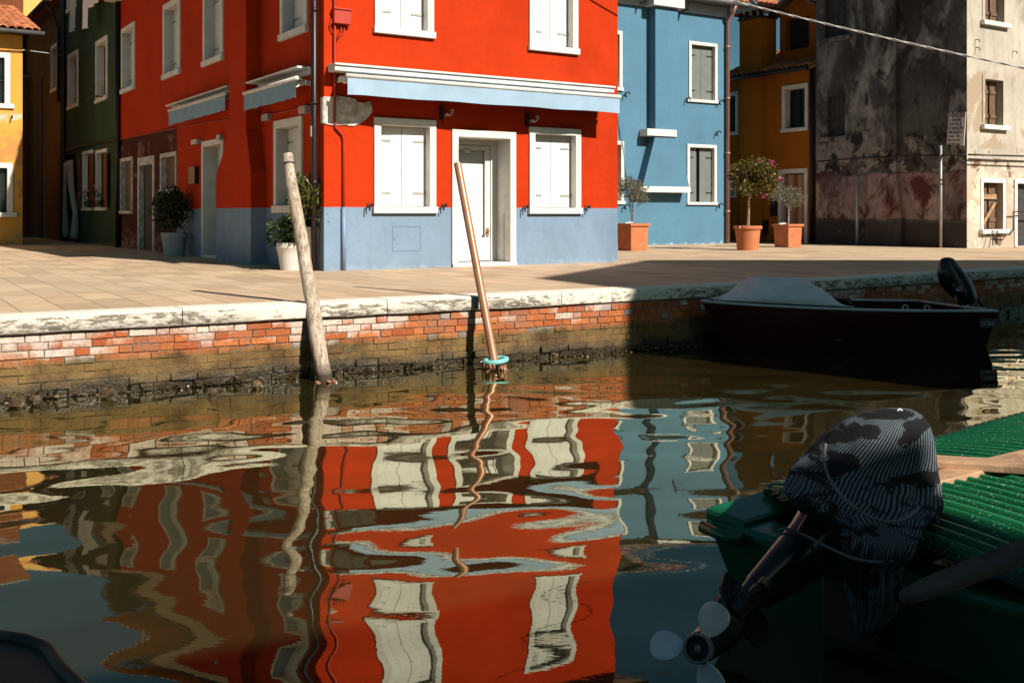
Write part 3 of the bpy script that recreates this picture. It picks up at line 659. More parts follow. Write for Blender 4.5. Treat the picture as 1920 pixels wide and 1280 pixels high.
for r in (g3, g4):
    w = window(green, RL, r, .09, .15, 'glass', M['white'], M['shutbrown'])
    a0,a1,z0,z1 = r
    for (x0, x1) in ((a0-.34, a0+.05), (a1-.05, a1+.30)):
        mb = MB(); RL.box(mb, x0, x1, z0+.1, z1-.16, .066, .1)
        for k in range(6): RL.box(mb, x0+.03, x1-.03, z0+.15+k*(z1-z0-.35)/6, z0+.15+(k+.8)*(z1-z0-.35)/6, .1, .108)
        mb.build('shutter', M['shutbrown'], w)
mb = MB(); a0,a1,z0,z1 = gd; RL.box(mb, a0+.02, a1-.02, z0, z1-.02, -.28, -.25); mb.build('door', M['dark'], green)
mb = MB(); mb.tube([RL.pt(LL+.1,RL.z(222,262),.05), RL.pt(RL.a(150,.05),RL.z(150,275,.05),.05), RL.pt(aG,RL.z(122,285,.05),.05)], .03, 6); mb.build('wall_pipe', M['iron'], green)
mb = MB(); mb.tube([RL.pt(RL.a(118,.08),ZG,.08), RL.pt(RL.a(118,.08),PAV,.08)], .09, 8); mb.build('drainpipe', M['iron'], green)
a,z = RL.inv(190,185); mb = MB(); mb.tube([RL.pt(a-.7,z,.25), RL.pt(a+.7,z,.25)], .018, 6); mb.tube([RL.pt(a-.5,z,0), RL.pt(a-.5,z,.25)], .015, 6); mb.tube([RL.pt(a+.5,z,0), RL.pt(a+.5,z,.25)], .015, 6); mb.build('drying_rail', M['iron'], green)
aY = 31.0; ZY = 8.4
y1 = RL.rect(97,109,88,176); y2 = RL.rect(85,95,300,400)
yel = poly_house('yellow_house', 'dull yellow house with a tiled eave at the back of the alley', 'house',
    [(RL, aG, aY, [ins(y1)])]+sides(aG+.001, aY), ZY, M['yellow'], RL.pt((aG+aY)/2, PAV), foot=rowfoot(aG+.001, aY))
window(yel, RL, y1, .12, .2, 'glass', M['white'], M['iron'])
mb = MB(); a0 = RL.a(75,.03); RL.box(mb, a0-.35, a0+.35, PAV, 6.4, -.02, .03); mb.build('dark_wall_strip', M['dark'], yel)  # plain dark strip set on the yellow house wall
tiles(Fac(RL.pt(aG,0,.45).xy, RL.w, RL.n), -.0, aY-aG, ZY+.05, 4.0, 1.2, 0, 'roof', yel)
mb = MB(); mb.tube([RL.pt(aG-.05,ZY,.5), RL.pt(aY,ZY,.5)], .08, 8); mb.tube([RL.pt(aG+.35,ZY,.5), RL.pt(aG+.35,ZY-.35,.25), RL.pt(aG+.35,ZY-.8,.08), RL.pt(aG+.35,5.2,.08)], .05, 8); mb.build('gutter', M['brownpipe'], yel, smooth=True)
# brown house closing the alley
EB = Fac(RL.pt(28.2,0,.0).xy, RF.w, (.5,-.8))
bz = poly_house('brown_house', 'dark brown house end closing the alley behind the orange house', 'house',
    [(EB, -2.4, .02, []), (Fac(RL.pt(28.2,0,2.4).xy, RL.w, (-.8,-.5)), 0, 3, []), (Fac(RL.pt(31.2,0,2.4).xy, RF.w, (-.5,.8)), 0, 2.4, [])], 6.7, M['brown'], RL.pt(29.6,PAV,1.2), foot=[RL.pt(28.2,0,2.4).xy,RL.pt(28.2,0,.01).xy,RL.pt(31.2,0,.01).xy,RL.pt(31.2,0,2.4).xy])
mb = MB(); EB.box(mb, -1.9, -1.2, 3.6, 5.0, -.01, .04); mb.build('blind_window', M['white'], bz)
# orange house at the left edge
CO = (-13.65, 29.0); OL = Fac(CO, (-.838,-.545), (.5,-.8)); OS = Fac(CO, (-.545,.838), (.8,.5))
def leftwin(F, ur, vt, vb, w):   # window known by its right edge only
    a, zt = F.inv(ur, vt); zb = F.z(ur, vb); return (a, a+w, zb, zt)
o1 = leftwin(OL, 19, 100, 204, 1.15); o2 = leftwin(OL, 24, 306, 407, 1.2); ZO = OL.z(40, 66)
of = [V(CO), V(CO)+OL.w*8, V(CO)+OL.w*8+OS.w*7, V(CO)+OS.w*7]
org = poly_house('orange_house', 'sunlit orange house with peeling plaster at the left edge', 'house',
    [(OL, 0, 8, [ins(o1), ins(o2), (3.2,4.3,o1[2],o1[3]), (3.2,4.3,o2[2],o2[3])]), (OS, 0, 7, []), (Fac(of[1], OS.w, (-.8,-.5)), 0, 7, []), (Fac(of[3], OL.w, (-.5,.8)), 0, 8, [])], ZO, M['orange'], (CO[0],CO[1],PAV), foot=of)
for r in (o1, o2, (3.18,4.32,o1[2]-.02,o1[3]+.02), (3.18,4.32,o2[2]-.02,o2[3]+.02)): window(org, OL, r, .14, .16, 'glass', M['white'], M['iron'], sill=.1)
tiles(Fac(OL.pt(-.4,0,.4).xy, OL.w, OL.n), 0, 8.6, ZO+.08, 5.2, 1.5, 0, 'roof', org)
mb = MB(); OL.box(mb, -.25, 8.2, ZO-.02, ZO+.06, 0, .35); mb.build('eaves', M['brownpipe'], org)
mb = MB(); mb.tube([OL.pt(-.5,ZO+.02,.45), OL.pt(8,ZO+.02,.45)], .06, 8); mb.build('gutter', M['lead'], org, smooth=True)
mb = MB(); mb.tube([OL.pt(-.02,OL.z(44,97),.04), OL.pt(3,OL.z(44,97)-.1,.04)], .015, 6); mb.build('wall_cable', M['iron'], org)
mb = MB(); a,z = OL.inv(22,218); mb.tube([OL.pt(a,z,0), OL.pt(a,z,.12), OL.pt(a+.02,z-.08,.14)], .02, 6); mb.build('shutter_catch', M['iron'], org)
# houses beyond
def block(name, label, u0, u1, Yc, ztop, dep, mat, wins=()):
    P = ((u1-960)/FPX*Yc, Yc); F = Fac(P, (-.838,-.545), (.5,-.8)); L = F.a(u0)
    S = Fac(P, (-.545,.838), (.8,.5)); f = [V(P), V(P)+F.w*L, V(P)+F.w*L+S.w*dep, V(P)+S.w*dep]
    rs = [F.rect(*w) for w in wins]
    h = poly_house(name, label, 'house', [(F,0,L,[ins(r) for r in rs]),(S,0,dep,[]),(Fac(f[1],S.w,(-.8,-.5)),0,dep,[]),(Fac(f[3],F.w,(-.5,.8)),0,L,[])], ztop, mat, (P[0],P[1],PAV), foot=f)
    for r in rs: window(h, F, r, .14, .15, 'shut', M['white'], M['shutgrey'], sill=.1)
    return h, F
block('brown_house', 'reddish brown house wall above the orange tiled roof at top left', -260, 44, 40, 12.0, 5, M['brown'])
hb, HB = block('amber_house', 'tall sunlit amber house rising behind the dull yellow alley house', 30, 230, 50, 13.2, 6, M['amber'], [(88,116,-60,5)])
# ================================================================== BLUE HOUSE
BP = (6.30,30.5); w_ = V((.85,.527)).normalized(); BLEN = 7.6
BF = Fac((BP[0]-w_.x*BLEN, BP[1]-w_.y*BLEN), w_, (.5,-.8)); ZB = BF.z(1340, 30)
b1 = BF.rect(1291,1344,77,191); b2 = BF.rect(1287.7,1342.7,270,384)
a_, zt = BF.inv(1166, 59); b3 = (a_-1.0, a_, BF.z(1166,171), zt); a_, zt = BF.inv(1169, 265); b4 = (a_-1.0, a_, BF.z(1169,383), zt)
qh = .30
ha = [BF.a(1229,qh), BF.a(1271,qh)]; hbb = [BF.a(1205,qh), BF.a(1293,qh)]
BFr = Fac(BF.pt(BLEN,0).xy, (-.545,.838), (.8,.5)); BFl = Fac(BF.P, (-.545,.838), (-.8,-.5)); ff = [BF.pt(0,0).xy, BF.pt(BLEN,0).xy, BFr.pt(7,0).xy, BFl.pt(7,0).xy]
blue = poly_house('blue_house', 'sky blue house with a tapering chimney breast, right of the red house', 'house',
    [(BF, 0, BLEN, [ins(x) for x in (b1,b2,b3,b4)]), (BFr,0,7,[]), (BFl,0,7,[]), (Fac(ff[3], BF.w, (-.5,.8)),0,BLEN,[])], ZB, M['blue'], (BP[0],BP[1],PAV), foot=ff,
    extra=breast(BF, ha[0], ha[1], ZB, BF.z(1240,254,qh), qh, hbb[0], hbb[1], BF.z(1240,350,qh), BF.z(1240,350,qh)-.02))
window(blue, BF, b1, .09, .12, 'shut', M['white'], M['shutgrey'], sill=.08); window(blue, BF, b2, .09, .12, 'ajar', M['white'], M['shutgrey'], ajar=0)
window(blue, BF, b3, .10, .2, 'shut', M['white'], M['shutbrown']); window(blue, BF, b4, .10, .2, 'shut', M['white'], M['shutbrown'])
for (ul,ur,vt,vb) in ((1214,1269,241,254),(1200,1295,349,360)):
    r = BF.rect(ul,ur,vt,vb,qh+.05); mb = MB(); BF.box(mb, *r, .0, qh+.05); mb.build('ledge', M['white'], blue, bevel=.006)
mb = MB(); BF.box(mb, ha[0]-.15, ha[1]+.15, ZB-.02, ZB+.28, 0, qh+.12); mb.build('ledge', M['white'], blue, bevel=.006)
mb = MB(); BF.box(mb, ha[1]+.16, BLEN+.05, ZB-.01, ZB+.26, -.05, .10); BF.box(mb, 0, ha[0]-.16, ZB-.01, ZB+.26, -.05, .10); mb.build('cornice', M['potg'], blue)
mb = MB(); mb.tube([BF.pt(0,ZB+.33,.42), BF.pt(BLEN+.5,ZB+.33,.42)], .07, 8); BF.box(mb, 0, BLEN+.5, ZB+.27, ZB+.31, -.1, .38); mb.build('gutter', M['lead'], blue)
tiles(Fac(BF.pt(0,0,.4).xy, BF.w, BF.n), 0, BLEN+.5, ZB+.36, 5, 1.5, 0, 'roof', blue)
mb = MB(); a = BF.a(1364.5,.08); mb.tube([BF.pt(a,ZB+.28,.40), BF.pt(a,ZB+.1,.3), BF.pt(a,ZB-.15,.08), BF.pt(a,PAV,.08)], .06, 10)
for z in (1.6,3.3,4.9,6.4): mb.tube([BF.pt(a,z,.08), BF.pt(a,z+.07,.08)], .075, 10)
mb.build('drainpipe', M['copper_pipe'], blue, smooth=True)
for (u,v) in ((1287,185),(1348,190),(1347,383),(1172,175),(1171,385),(1343,248)):
    mb = MB(); a, z = BF.inv(u, v); mb.tube([BF.pt(a,z,0), BF.pt(a,z,.1)], .014, 6); mb.tube([BF.pt(a-.07,z-.12,.1), BF.pt(a-.05,z,.1), BF.pt(a+.05,z+.03,.1), BF.pt(a+.09,z-.03,.1)], .018, 6); mb.build('shutter_catch', M['iron'], blue)
for (u,v) in ((1196,8),(1276,22)):
    mb = MB(); a, z = BF.inv(u, v); mb.tube([BF.pt(a,z,0), BF.pt(a,z,.35)], .02, 6); mb.tube([BF.pt(a,z,.3), BF.pt(a,z+.2,.34)], .02, 6); mb.build('wall_hook', M['iron'], blue)
# ================================================================== OCHRE HOUSE
OP = (8.80, 30.25); OR = Fac(OP, (-.545,.838), (-.8,-.5)); OLEN = OR.a(1340)
e1 = OR.rect(1467,1516,162,249); e2 = OR.rect(1350,1385,176,256); e3 = OR.rect(1368,1381,336,371); ed = OR.rect(1460,1515,318,457); ed = (ed[0],ed[1],PAV+.02,ed[3]); ZC = OR.z(1450,141)
e4 = OR.rect(1446,1458,374,405); e5 = OR.rect(1415,1441,412,440)
OFr = Fac(OP, RF.w, (.5,-.8)); of2 = [V(OP), OFr.pt(6,0).xy, OFr.pt(6,0).xy+OR.w*OLEN, OR.pt(OLEN,0).xy]
och = poly_house('ochre_house', 'dark ochre house in shade between the blue house and the grey house', 'house',
    [(OR,0,OLEN,[ins(x) for x in (e1,e2,e3,ed)]), (OFr,0,6,[]), (Fac(of2[3],RF.w,(-.5,.8)),0,6,[]), (Fac(of2[1],OR.w,(.8,.5)),0,OLEN,[])], ZC, M['ochre'], (OP[0],OP[1],PAV), foot=of2)
window(och, OR, e1, .12, .25, 'glass', M['white'], M['iron']); window(och, OR, e2, .12, .2, 'glass', M['white'], M['iron']); window(och, OR, e3, .08, .15, 'glass', M['white'], M['iron'])
for r in (e4, e5): mb = MB(); OR.box(mb, *r, 0, .05); mb.build('meter_door', M['iron'], och)
mb = MB(); a0,a1,z0,z1 = ed; OR.box(mb, a0, a0+.13, z0-.02, z1, -.2, .03); OR.box(mb, a1-.13, a1, z0-.02, z1, -.2, .03); OR.box(mb, a0+.13, a1-.13, z1-.13, z1, -.2, .03); d3 = mb.build('door', M['white'], och)
mb = MB(); n = 40
for i in range(n):
    q = []
    for ii, z in ((i,z0+.1),(i+1,z0+.1),(i+1,z1-.16),(i,z1-.16)): q.append(OR.pt(a0+.14+(a1-a0-.28)*ii/n, z, -.1+.03*math.sin(ii*.9)))
    mb.face(q)
o = mb.build('door_curtain', M['dcurt'], d3); smooth_auto(o, 80)
tiles(Fac(OR.pt(-.1,0,.35).xy, OR.w, OR.n), 0, OLEN, ZC+.03, 3.4, 1.25, 0, 'roof', och)
mb = MB(); mb.tube([OR.pt(-.1,ZC,.42), OR.pt(OLEN,ZC,.42)], .07, 8); mb.build('gutter', M['iron'], och, smooth=True)
mb = MB(); a = OR.a(1522,.08); mb.tube([OR.pt(a,ZC,.08), OR.pt(a,PAV,.08)], .07, 8); mb.build('drainpipe', M['iron'], och, smooth=True)
# chimney
qc_ = .14; c0 = OR.a(1426,qc_); c1_ = OR.a(1386.5,qc_); zt = OR.z(1400,38,qc_)
mb = MB(); OR.box(mb, c0, c1_, PAV-.1, zt, -.55, qc_); ch = mb.build('chimney', M['ochre'], och)
mb = MB(); OR.box(mb, c0-.04, c1_+.04, zt+.002, zt+.07, -.59, qc_+.04)
for k in range(4): OR.box(mb, c0+(c1_-c0)*k/3-.02 if k else c0-.01, c0+(c1_-c0)*k/3+.05 if k<3 else c1_+.01, zt+.07, zt+.25, qc_-.1, qc_+.02); 
mb.build('chimney_vents', M['dark'], ch)
mb = MB(); am = (c0+c1_)/2; g = [OR.pt(c0-.12,zt+.25,qc_+.1),OR.pt(c1_+.12,zt+.25,qc_+.1),OR.pt(am,zt+.75,qc_+.1)]; g2_ = [OR.pt(c0-.12,zt+.25,-.65),OR.pt(c1_+.12,zt+.25,-.65),OR.pt(am,zt+.75,-.65)]
mb.addv(g+g2_, [(0,1,2),(3,5,4),(0,3,4,1),(1,4,5,2),(2,5,3,0)]); mb.build('chimney_gable', M['potg'], ch)
for sgn, aa in ((1, c0-.18), (-1, c1_+.18)):
    Fs = Fac(OR.pt(aa,0,.2).xy if sgn==1 else OR.pt(aa,0,.2).xy, RF.w, (0,0,) if False else ((.5,-.8) if sgn==1 else (-.5,.8)))
    tiles(Fs, 0, 1.0, zt+.24, abs(am-aa), .52, 0, 'chimney_cap', ch, rowlen=.3, pitch=.17)
# dormer
qd = -.75; d0 = OR.a(1531,qd); d1 = OR.a(1462,qd); zd0 = OR.z(1480,97,qd)-.3; zd1 = OR.z(1480,22,qd); dm = (d0+d1)/2
dw = OR.rect(1473,1517,38,96,qd)
Fd = Fac(OR.pt(0,0,qd).xy, OR.w, OR.n)
mb = MB(); panel(mb, Fd, d0, d1, zd0, zd1, [dw], .25); mb.face([Fd.pt(d0,zd1),Fd.pt(d1,zd1),Fd.pt(dm,zd1+.42)])
mb.face([Fd.pt(d1,zd0),Fd.pt(d1,zd0,-2),Fd.pt(d1,zd1,-2),Fd.pt(d1,zd1)]); mb.face([Fd.pt(d0,zd0),Fd.pt(d0,zd0,-2),Fd.pt(d0,zd1,-2),Fd.pt(d0,zd1)])
dr = mb.build('dormer', M['ochre'], och)
mb = MB(); Fd.box(mb, dw[0]+.001, dw[1]-.001, dw[2]+.001, dw[3]-.001, -.24, -.2); mb.build('dormer_window', M['dark'], dr)
for sgn, aa in ((1, d0-.2), (-1, d1+.2)):
    zz0 = zd1-.08; mb = MB()
    mb.hexa([Fd.pt(aa,zz0,.3),Fd.pt(dm,zd1+.46,.3),Fd.pt(dm,zd1+.46,-2),Fd.pt(aa,zz0,-2)],[Fd.pt(aa,zz0+.07,.3),Fd.pt(dm,zd1+.53,.3),Fd.pt(dm,zd1+.53,-2),Fd.pt(aa,zz0+.07,-2)]); mb.build('dormer_roof', M['lead'], dr)
    tiles(Fac(Fd.pt(aa,0,.25).xy, RF.w, (.5,-.8) if sgn==1 else (-.5,.8)), 0, 2.2, zz0+.08, abs(dm-aa), .54, 0, 'dormer_tiles', dr, rowlen=.3)
# ================================================================== GREY HOUSE
GP = (11.4, 26.06); GD = Fac(GP, (-.545,.838), (-.8,-.5)); GL = Fac(GP, (.838,.545), (.5,-.8)); GLEN = GD.a(1530); GW = 7; ZGY = 9.6
k1 = GD.rect(1547,1587,-25,74); k2 = GD.rect(1551,1584,181.6,258)
k3 = GL.rect(1846,1882,-55,39); k4 = GL.rect(1846,1880,148,234); k5 = GL.rect(1843,1880,342,430); kd = GL.rect(1906,1950,344,468); kd = (kd[0],kd[1],PAV+.02,kd[3])
gf = [V(GP), GL.pt(GW,0).xy, GL.pt(GW,0).xy+GD.w*GLEN, GD.pt(GLEN,0).xy]
gry = thing('grey_house', 'tall weathered grey house with pink damp plaster and a for-sale board, far right', 'house', (GP[0],GP[1],PAV))
mb = MB(); panel(mb, GD, 0, GLEN, PAV-.3, ZGY, [k1,k2]); breast(GD, GD.a(1680,.12), GD.a(1628,.12), ZGY, GD.z(1650,330,.12), .12, GD.a(1690,.12), GD.a(1622,.12), GD.z(1650,420,.12), PAV-.1)(mb)
panel(mb, Fac(gf[3], GL.w, (-.5,.8)), 0, GW, PAV-.3, ZGY, []); mb.build('wall', M['grey'], gry)
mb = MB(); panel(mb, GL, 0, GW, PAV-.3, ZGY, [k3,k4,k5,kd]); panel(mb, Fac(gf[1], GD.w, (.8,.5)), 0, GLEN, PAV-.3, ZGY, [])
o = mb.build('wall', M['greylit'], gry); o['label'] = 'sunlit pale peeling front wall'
mb = MB(); mb.prism(gf, ZGY, ZGY+.15); mb.build('roof_slab', M['lead'], gry)
for F, r in ((GD,k1),(GD,k2)):
    a0,a1,z0,z1 = r; mb = MB(); F.box(mb, a0+.005, a1-.005, z0+.005, z1-.005, -.16, -.12)
    for i in range(1,4): F.box(mb, a0+(a1-a0)*i/4-.01, a0+(a1-a0)*i/4+.01, z0+.01, z1-.01, -.12, -.11)
    w = mb.build('window', M['darkwood'], gry); mb = MB(); F.box(mb, a0-.16, a1+.16, z0-.12, z0-.0, 0, .12); mb.build('sill', M['grey'], w)
for r in (k3,k4,k5):
    a0,a1,z0,z1 = r; mb = MB(); F = GL
    F.box(mb, a0-.11, a0, z0, z1+.11, -.02, .02); F.box(mb, a1, a1+.11, z0, z1+.11, -.02, .02); F.box(mb, a0, a1, z1, z1+.11, -.02, .02)
    w = mb.build('window', M['white'] if r is k5 else M['greylit'], gry)
    mb = MB(); F.box(mb, a0-.18, a1+.18, z0-.11, z0, 0, .12); mb.build('sill', M['white'], w)
    mb = MB(); m_ = (a0+a1)/2
    for (x0,x1) in ((a0+.01,m_-.03),(m_+.05,a1-.1)):
        for i in range(3): F.box(mb, x0+(x1-x0)*i/3+.004, x0+(x1-x0)*(i+1)/3-.004, z0+.02, z1-.03, -.2, -.15)
        for zz in (z0+.2, z1-.35): F.box(mb, x0+.004, x1-.004, zz, zz+.09, -.15, -.125)
    mb.build('shutter', M['oldwood'], w)
    if r is k5:
        mb = MB(); F.box(mb, a0+.02, a1-.12, z1-.42, z1-.30, -.12, -.09); mb.hexa([F.pt(a0+.02,z0+.05,-.12),F.pt(a0+.14,z0+.05,-.12),F.pt(a0+.14,z0+.05,-.09),F.pt(a0+.02,z0+.05,-.09)],[F.pt(a1-.22,z1-.5,-.12),F.pt(a1-.10,z1-.5,-.12),F.pt(a1-.10,z1-.5,-.09),F.pt(a1-.22,z1-.5,-.09)]); mb.build('brace', M['plank'], w)
a0,a1,z0,z1 = kd; mb = MB(); GL.box(mb, a0-.12, a0, z0, z1+.12, -.02, .03); GL.box(mb, a0, a1, z1, z1+.12, -.02, .03); GL.box(mb, a1, a1+.12, z0, z1+.12, -.02, .03); dg = mb.build('door', M['white'], gry)
mb = MB(); GL.box(mb, a0+.01, a1-.01, z0, z1-.01, -.2, -.15); mb.build('door_leaf', M['darkwood'], dg)
for pts, F, rr in (([(1607,332),(1607,463)],GD,.04),([(1764,273),(1764,466)],GD,.035),([(1532,303),(1610,296),(1660,295),(1690,292),(1812,290)],GD,.022),([(1816,290),(1960,294)],GL,.022),([(1816,298),(1960,304)],GL,.018),([(1870,445),(1870,438),(1893,440),(1900,430),(1900,397),(1960,396)],GL,.02)):
    mb = MB(); mb.tube([F.pt(F.a(u,.17),F.z(u,v,.17),.17) for u,v in pts], rr, 8); mb.build('pipe', M['hinge'] if rr > .03 else M['brownpipe'], gry, smooth=True)
for (u,v) in ((1829,75),(1829,90),(1899,97)):
    mb = MB(); a,z = GL.inv(u,v); mb.tube([GL.pt(a,z,0), GL.pt(a,z,.1), GL.pt(a,z-.08,.12)], .012, 6); mb.build('wall_hook', M['iron'], gry)
mb = MB(); mb.tube([GL.pt(GL.a(1862,.15),GL.z(1862,432,.15),.15), GL.pt(GL.a(1858,.2),GL.z(1858,460,.2),.25)], .014, 6); mb.tube([GL.pt(GL.a(1870,.15),GL.z(1870,432,.15),.15), GL.pt(GL.a(1869,.2),GL.z(1869,458,.2),.2), GL.pt(GL.a(1872,.2),GL.z(1872,445,.2),.1)], .014, 6); mb.build('hanging_wire', M['iron'], gry)
# text helper
def text(name, s, size, mat, parent, origin, xdir, ydir, depth=.002, sx=1.0):
    cu = bpy.data.curves.new(name, 'FONT'); cu.body = s; cu.size = size; cu.extrude = depth; cu.offset = size*.022 if mat.name.endswith('ink') else 0; cu.align_x = 'LEFT'
    t = bpy.data.objects.new(name+'_tmp', cu); C.objects.link(t)
    bpy.context.view_layer.update(); dg_ = bpy.context.evaluated_depsgraph_get()
    me = bpy.data.meshes.new_from_object(t.evaluated_get(dg_)); bpy.data.objects.remove(t)
    X = V(xdir).normalized(); Y = V(ydir).normalized(); Z = X.cross(Y)
    me.transform(Matrix(((X.x*sx,Y.x,Z.x,origin[0]),(X.y*sx,Y.y,Z.y,origin[1]),(X.z*sx,Y.z,Z.z,origin[2]),(0,0,0,1))))
    me.materials.clear(); me.materials.append(mat); me.name = name
    o = bpy.data.objects.new(name, me); C.objects.link(o)
    if parent: setpar(o, parent)
    return o
# for-sale sign, hung a little askew on the grey wall
sq = .22
tl = GD.inv(1780,211,sq); tr = GD.inv(1811,210,sq); bl = GD.inv(1774.5,272,sq); br = GD.inv(1807,273,sq)
sg = thing('sale_sign', 'handwritten for-sale board beside the corner of the grey house', 'sign', GD.pt((bl[0]+br[0])/2, bl[1], sq))
mb = MB(); cs = [bl, br, tr, tl]; mb.hexa([GD.pt(a,z,sq-.02) for a,z in cs], [GD.pt(a,z,sq) for a,z in cs]); mb.build('board', M['signbg'], sg)
TL = GD.pt(tl[0],tl[1],sq+.004); TRv = GD.pt(tr[0],tr[1],sq+.004); BL = GD.pt(bl[0],bl[1],sq+.004); xd = TRv-TL; yd = TL-BL; W_ = xd.length; H_ = yd.length
rows = [('VENDESI',.17,.93,'ink1'),('A VENDRE',.11,.76,'ink2'),('ON SALE',.11,.78,'ink2'),('ZU VERKAUFEN',.105,.92,'ink2'),('TIPRODAETCA',.105,.88,'ink2'),('CASA  TEL.',.075,.8,'ink2'),('040 735 491',.08,.78,'ink2'),('040 735 236',.08,.78,'ink2')]
yy = .155; 
for i, (s, h, wd, mk) in enumerate(rows):
    o = text('lettering', s, H_*h*1.25, M[mk], sg, (0,0,0), (1,0,0), (0,1,0), .001)
    xs = [v.co.x for v in o.data.vertices]; wdt = max(xs)-min(xs); sx = W_*wd*.98/wdt; org_ = TL + xd.normalized()*W_*.04 - yd.normalized()*H_*yy
    X = xd.normalized(); Y = yd.normalized(); Z = X.cross(Y)
    o.data.transform(Matrix(((X.x*sx,Y.x,Z.x,org_.x),(X.y*sx,Y.y,Z.y,org_.y),(X.z*sx,Y.z,Z.z,org_.z),(0,0,0,1))))
    yy += .125 if i else .13
    if i == 4: yy -= .02
# ================================================================== GROUND, QUAY, WATER
Q = [(-30,-6.2),(-12,4.1),(-4.22,8.58),(-1.86,9.95),(1.13,11.63),(4.56,13.9),(7.8,16.2),(14,20.7),(40,40)]
mb = MB(); ov = 0.04
for i in range(len(Q)-1):
    (x0,y0),(x1,y1) = Q[i],Q[i+1]; mb.face([(x0,y0,PAV),(x1,y1,PAV),(x1,140,PAV),(x0,140,PAV)])
mb.build('pavement', M['pave'], None, kind='structure')
def qpos(s):   # arc length from point 0
    for i in range(len(Q)-1):
        a = V(Q[i]); b = V(Q[i+1]); L = (b-a).length
        if s <= L or i == len(Q)-2: return a+(b-a)*(s/L), (b-a)/L
        s -= L
qlen = [0]
for i in range(len(Q)-1): qlen.append(qlen[-1]+(V(Q[i+1])-V(Q[i])).length)
s0 = qlen[1]-1; s1 = qlen[7]+4
mb = MB(); s = s0
nrm = lambda t: V((t.y,-t.x))
while s < s1:
    L = random.uniform(1.5,2.3); A,t = qpos(s+.004); B,t2 = qpos(min(s+L-.004, s1)); n = nrm((B-A).normalized())
    oo = .055+random.uniform(-.004,.004); h = PAV+.006+random.uniform(0,.006); th = .15
    steps = 10; prev = None; prof = []
    for k in range(steps+1):
        P = A+(B-A)*k/steps; j = random.uniform(-.004,.004)
        prof.append([V((*(P-n*.33),h)), V((*(P+n*(oo-.02)),h)), V((*(P+n*oo+n*j),h-.02)), V((*(P+n*(oo+j*.5)),h-th+.015+abs(j))), V((*(P+n*(oo-.02)),h-th+random.uniform(-.006,.006))), V((*(P-n*.1),h-th))])
    for k in range(steps):
        for q in range(5): mb.face([prof[k][q],prof[k+1][q],prof[k+1][q+1],prof[k][q+1]])
    mb.face(prof[0]); mb.face(prof[-1][::-1]); s += L
o = mb.build('quay_coping', M['coping'], None); tag(o, 'pale stone coping along the edge of the far quay', 'kerb'); smooth_auto(o, 50)
# brick wall of the quay
mb = MB(); mb.c = -1.0; s = s0
while s < s1:
    A,_ = qpos(s); B,_ = qpos(min(s+.5,s1)); mb.face([(A.x,A.y,-.6),(B.x,B.y,-.6),(B.x,B.y,PAV-.1),(A.x,A.y,PAV-.1)]); s += .5
bs0 = qlen[2]-2.5; bs1 = qlen[7]; row = 0; z = PAV-.145-.068
while z > -.14:
    s = bs0 + (.09 if row % 2 else 0)+random.uniform(-.02,.02); k = row
    while s < bs1:
        L = (.225 if k % 2 == 0 else .105)+random.uniform(-.006,.006); k += 1
        A,t = qpos(s); B,_ = qpos(s+L); n = nrm(t)
        pr = .011+random.uniform(-.004,.005); mb.c = random.random()
        if z < .30: pr = random.choice([.002,.003,.006,.012])
        if z < .12: pr = random.uniform(-.012,.04)
        g = .0055; zz0 = z+random.uniform(-.002,.002); zz1 = zz0+.058
        fr = [V((*(A+n*pr),zz0)),V((*(B+n*pr),zz0)),V((*(B+n*pr),zz1)),V((*(A+n*pr),zz1))]; bk = [V((*(A-n*.01),zz0)),V((*(B-n*.01),zz0)),V((*(B-n*.01),zz1)),V((*(A-n*.01),zz1))]
        fr = [p+V((random.uniform(-.003,.003),random.uniform(-.003,.003),random.uniform(-.003,.003))) for p in fr]
        mb.addv(fr+bk, [(0,1,2,3),(0,4,5,1),(1,5,6,2),(2,6,7,3),(3,7,4,0)])
        s += L+.010
    z -= .0685; row += 1
o = mb.build('quay_wall', M['brick'], None, colattr=True); tag(o, 'old red and lime-stained brick quay wall above the water', 'wall')
# weed and shells on the waterline
mb = MB(); s = bs0
while s < qlen[5]+2:
    A,t = qpos(s); n = nrm(t); k = random.random(); r = random.uniform(.005,.017)
    zc = random.uniform(-.02, .035) if k < .75 else random.uniform(.0,.09)
    mb.sphere((A.x+n.x*(.03+random.uniform(0,.035)), A.y+n.y*(.03+random.uniform(0,.035)), zc), r*random.uniform(.8,1.8), r, r*random.uniform(.6,1.3), 6, 4, .35)
    s += random.uniform(.008,.034)
def weed_mat():
    m, nt, p = base('wet_weed_and_shells'); g = N(nt, 'ShaderNodeNewGeometry')
    r = N(nt, 'ShaderNodeValToRGB'); nt.links.new(g.outputs['Random Per Island'], r.inputs[0]); e = r.color_ramp.elements
    e[0].color = (.012,.008,.004,1); e[1].color = (.26,.16,.08,1); e[1].position = .99; x = e.new(.85); x.color = (.05,.032,.012,1)
    nt.links.new(r.outputs[0], p.inputs['Base Color']); p.inputs['Roughness'].default_value = .25; return m
o = mb.build('waterline_shells', weed_mat(), None); tag(o, 'wet weed and small shells along the quay wall waterline', 'weed', kind='stuff')
# larger loose stones at the foot, left
for i, (u, v, r) in enumerate(((12,722,.045),(25,738,.05),(62,735,.04),(100,708,.06),(150,700,.05),(196,722,.045),(475,704,.035),(390,716,.03))):
    Y = FPX*EYE/(v+22-HZ); X = (u-960)/FPX*Y; mb = MB(); mb.sphere((X+.05,Y-.06,.03), r*1.4, r, r*1.2, 8, 5, .3); o = mb.build('foot_stone', M['weedstone'], None)
    tag(o, "weedy stone at the quay wall's foot, left of the wooden pole", 'stone', 'stones at the foot of the quay wall')
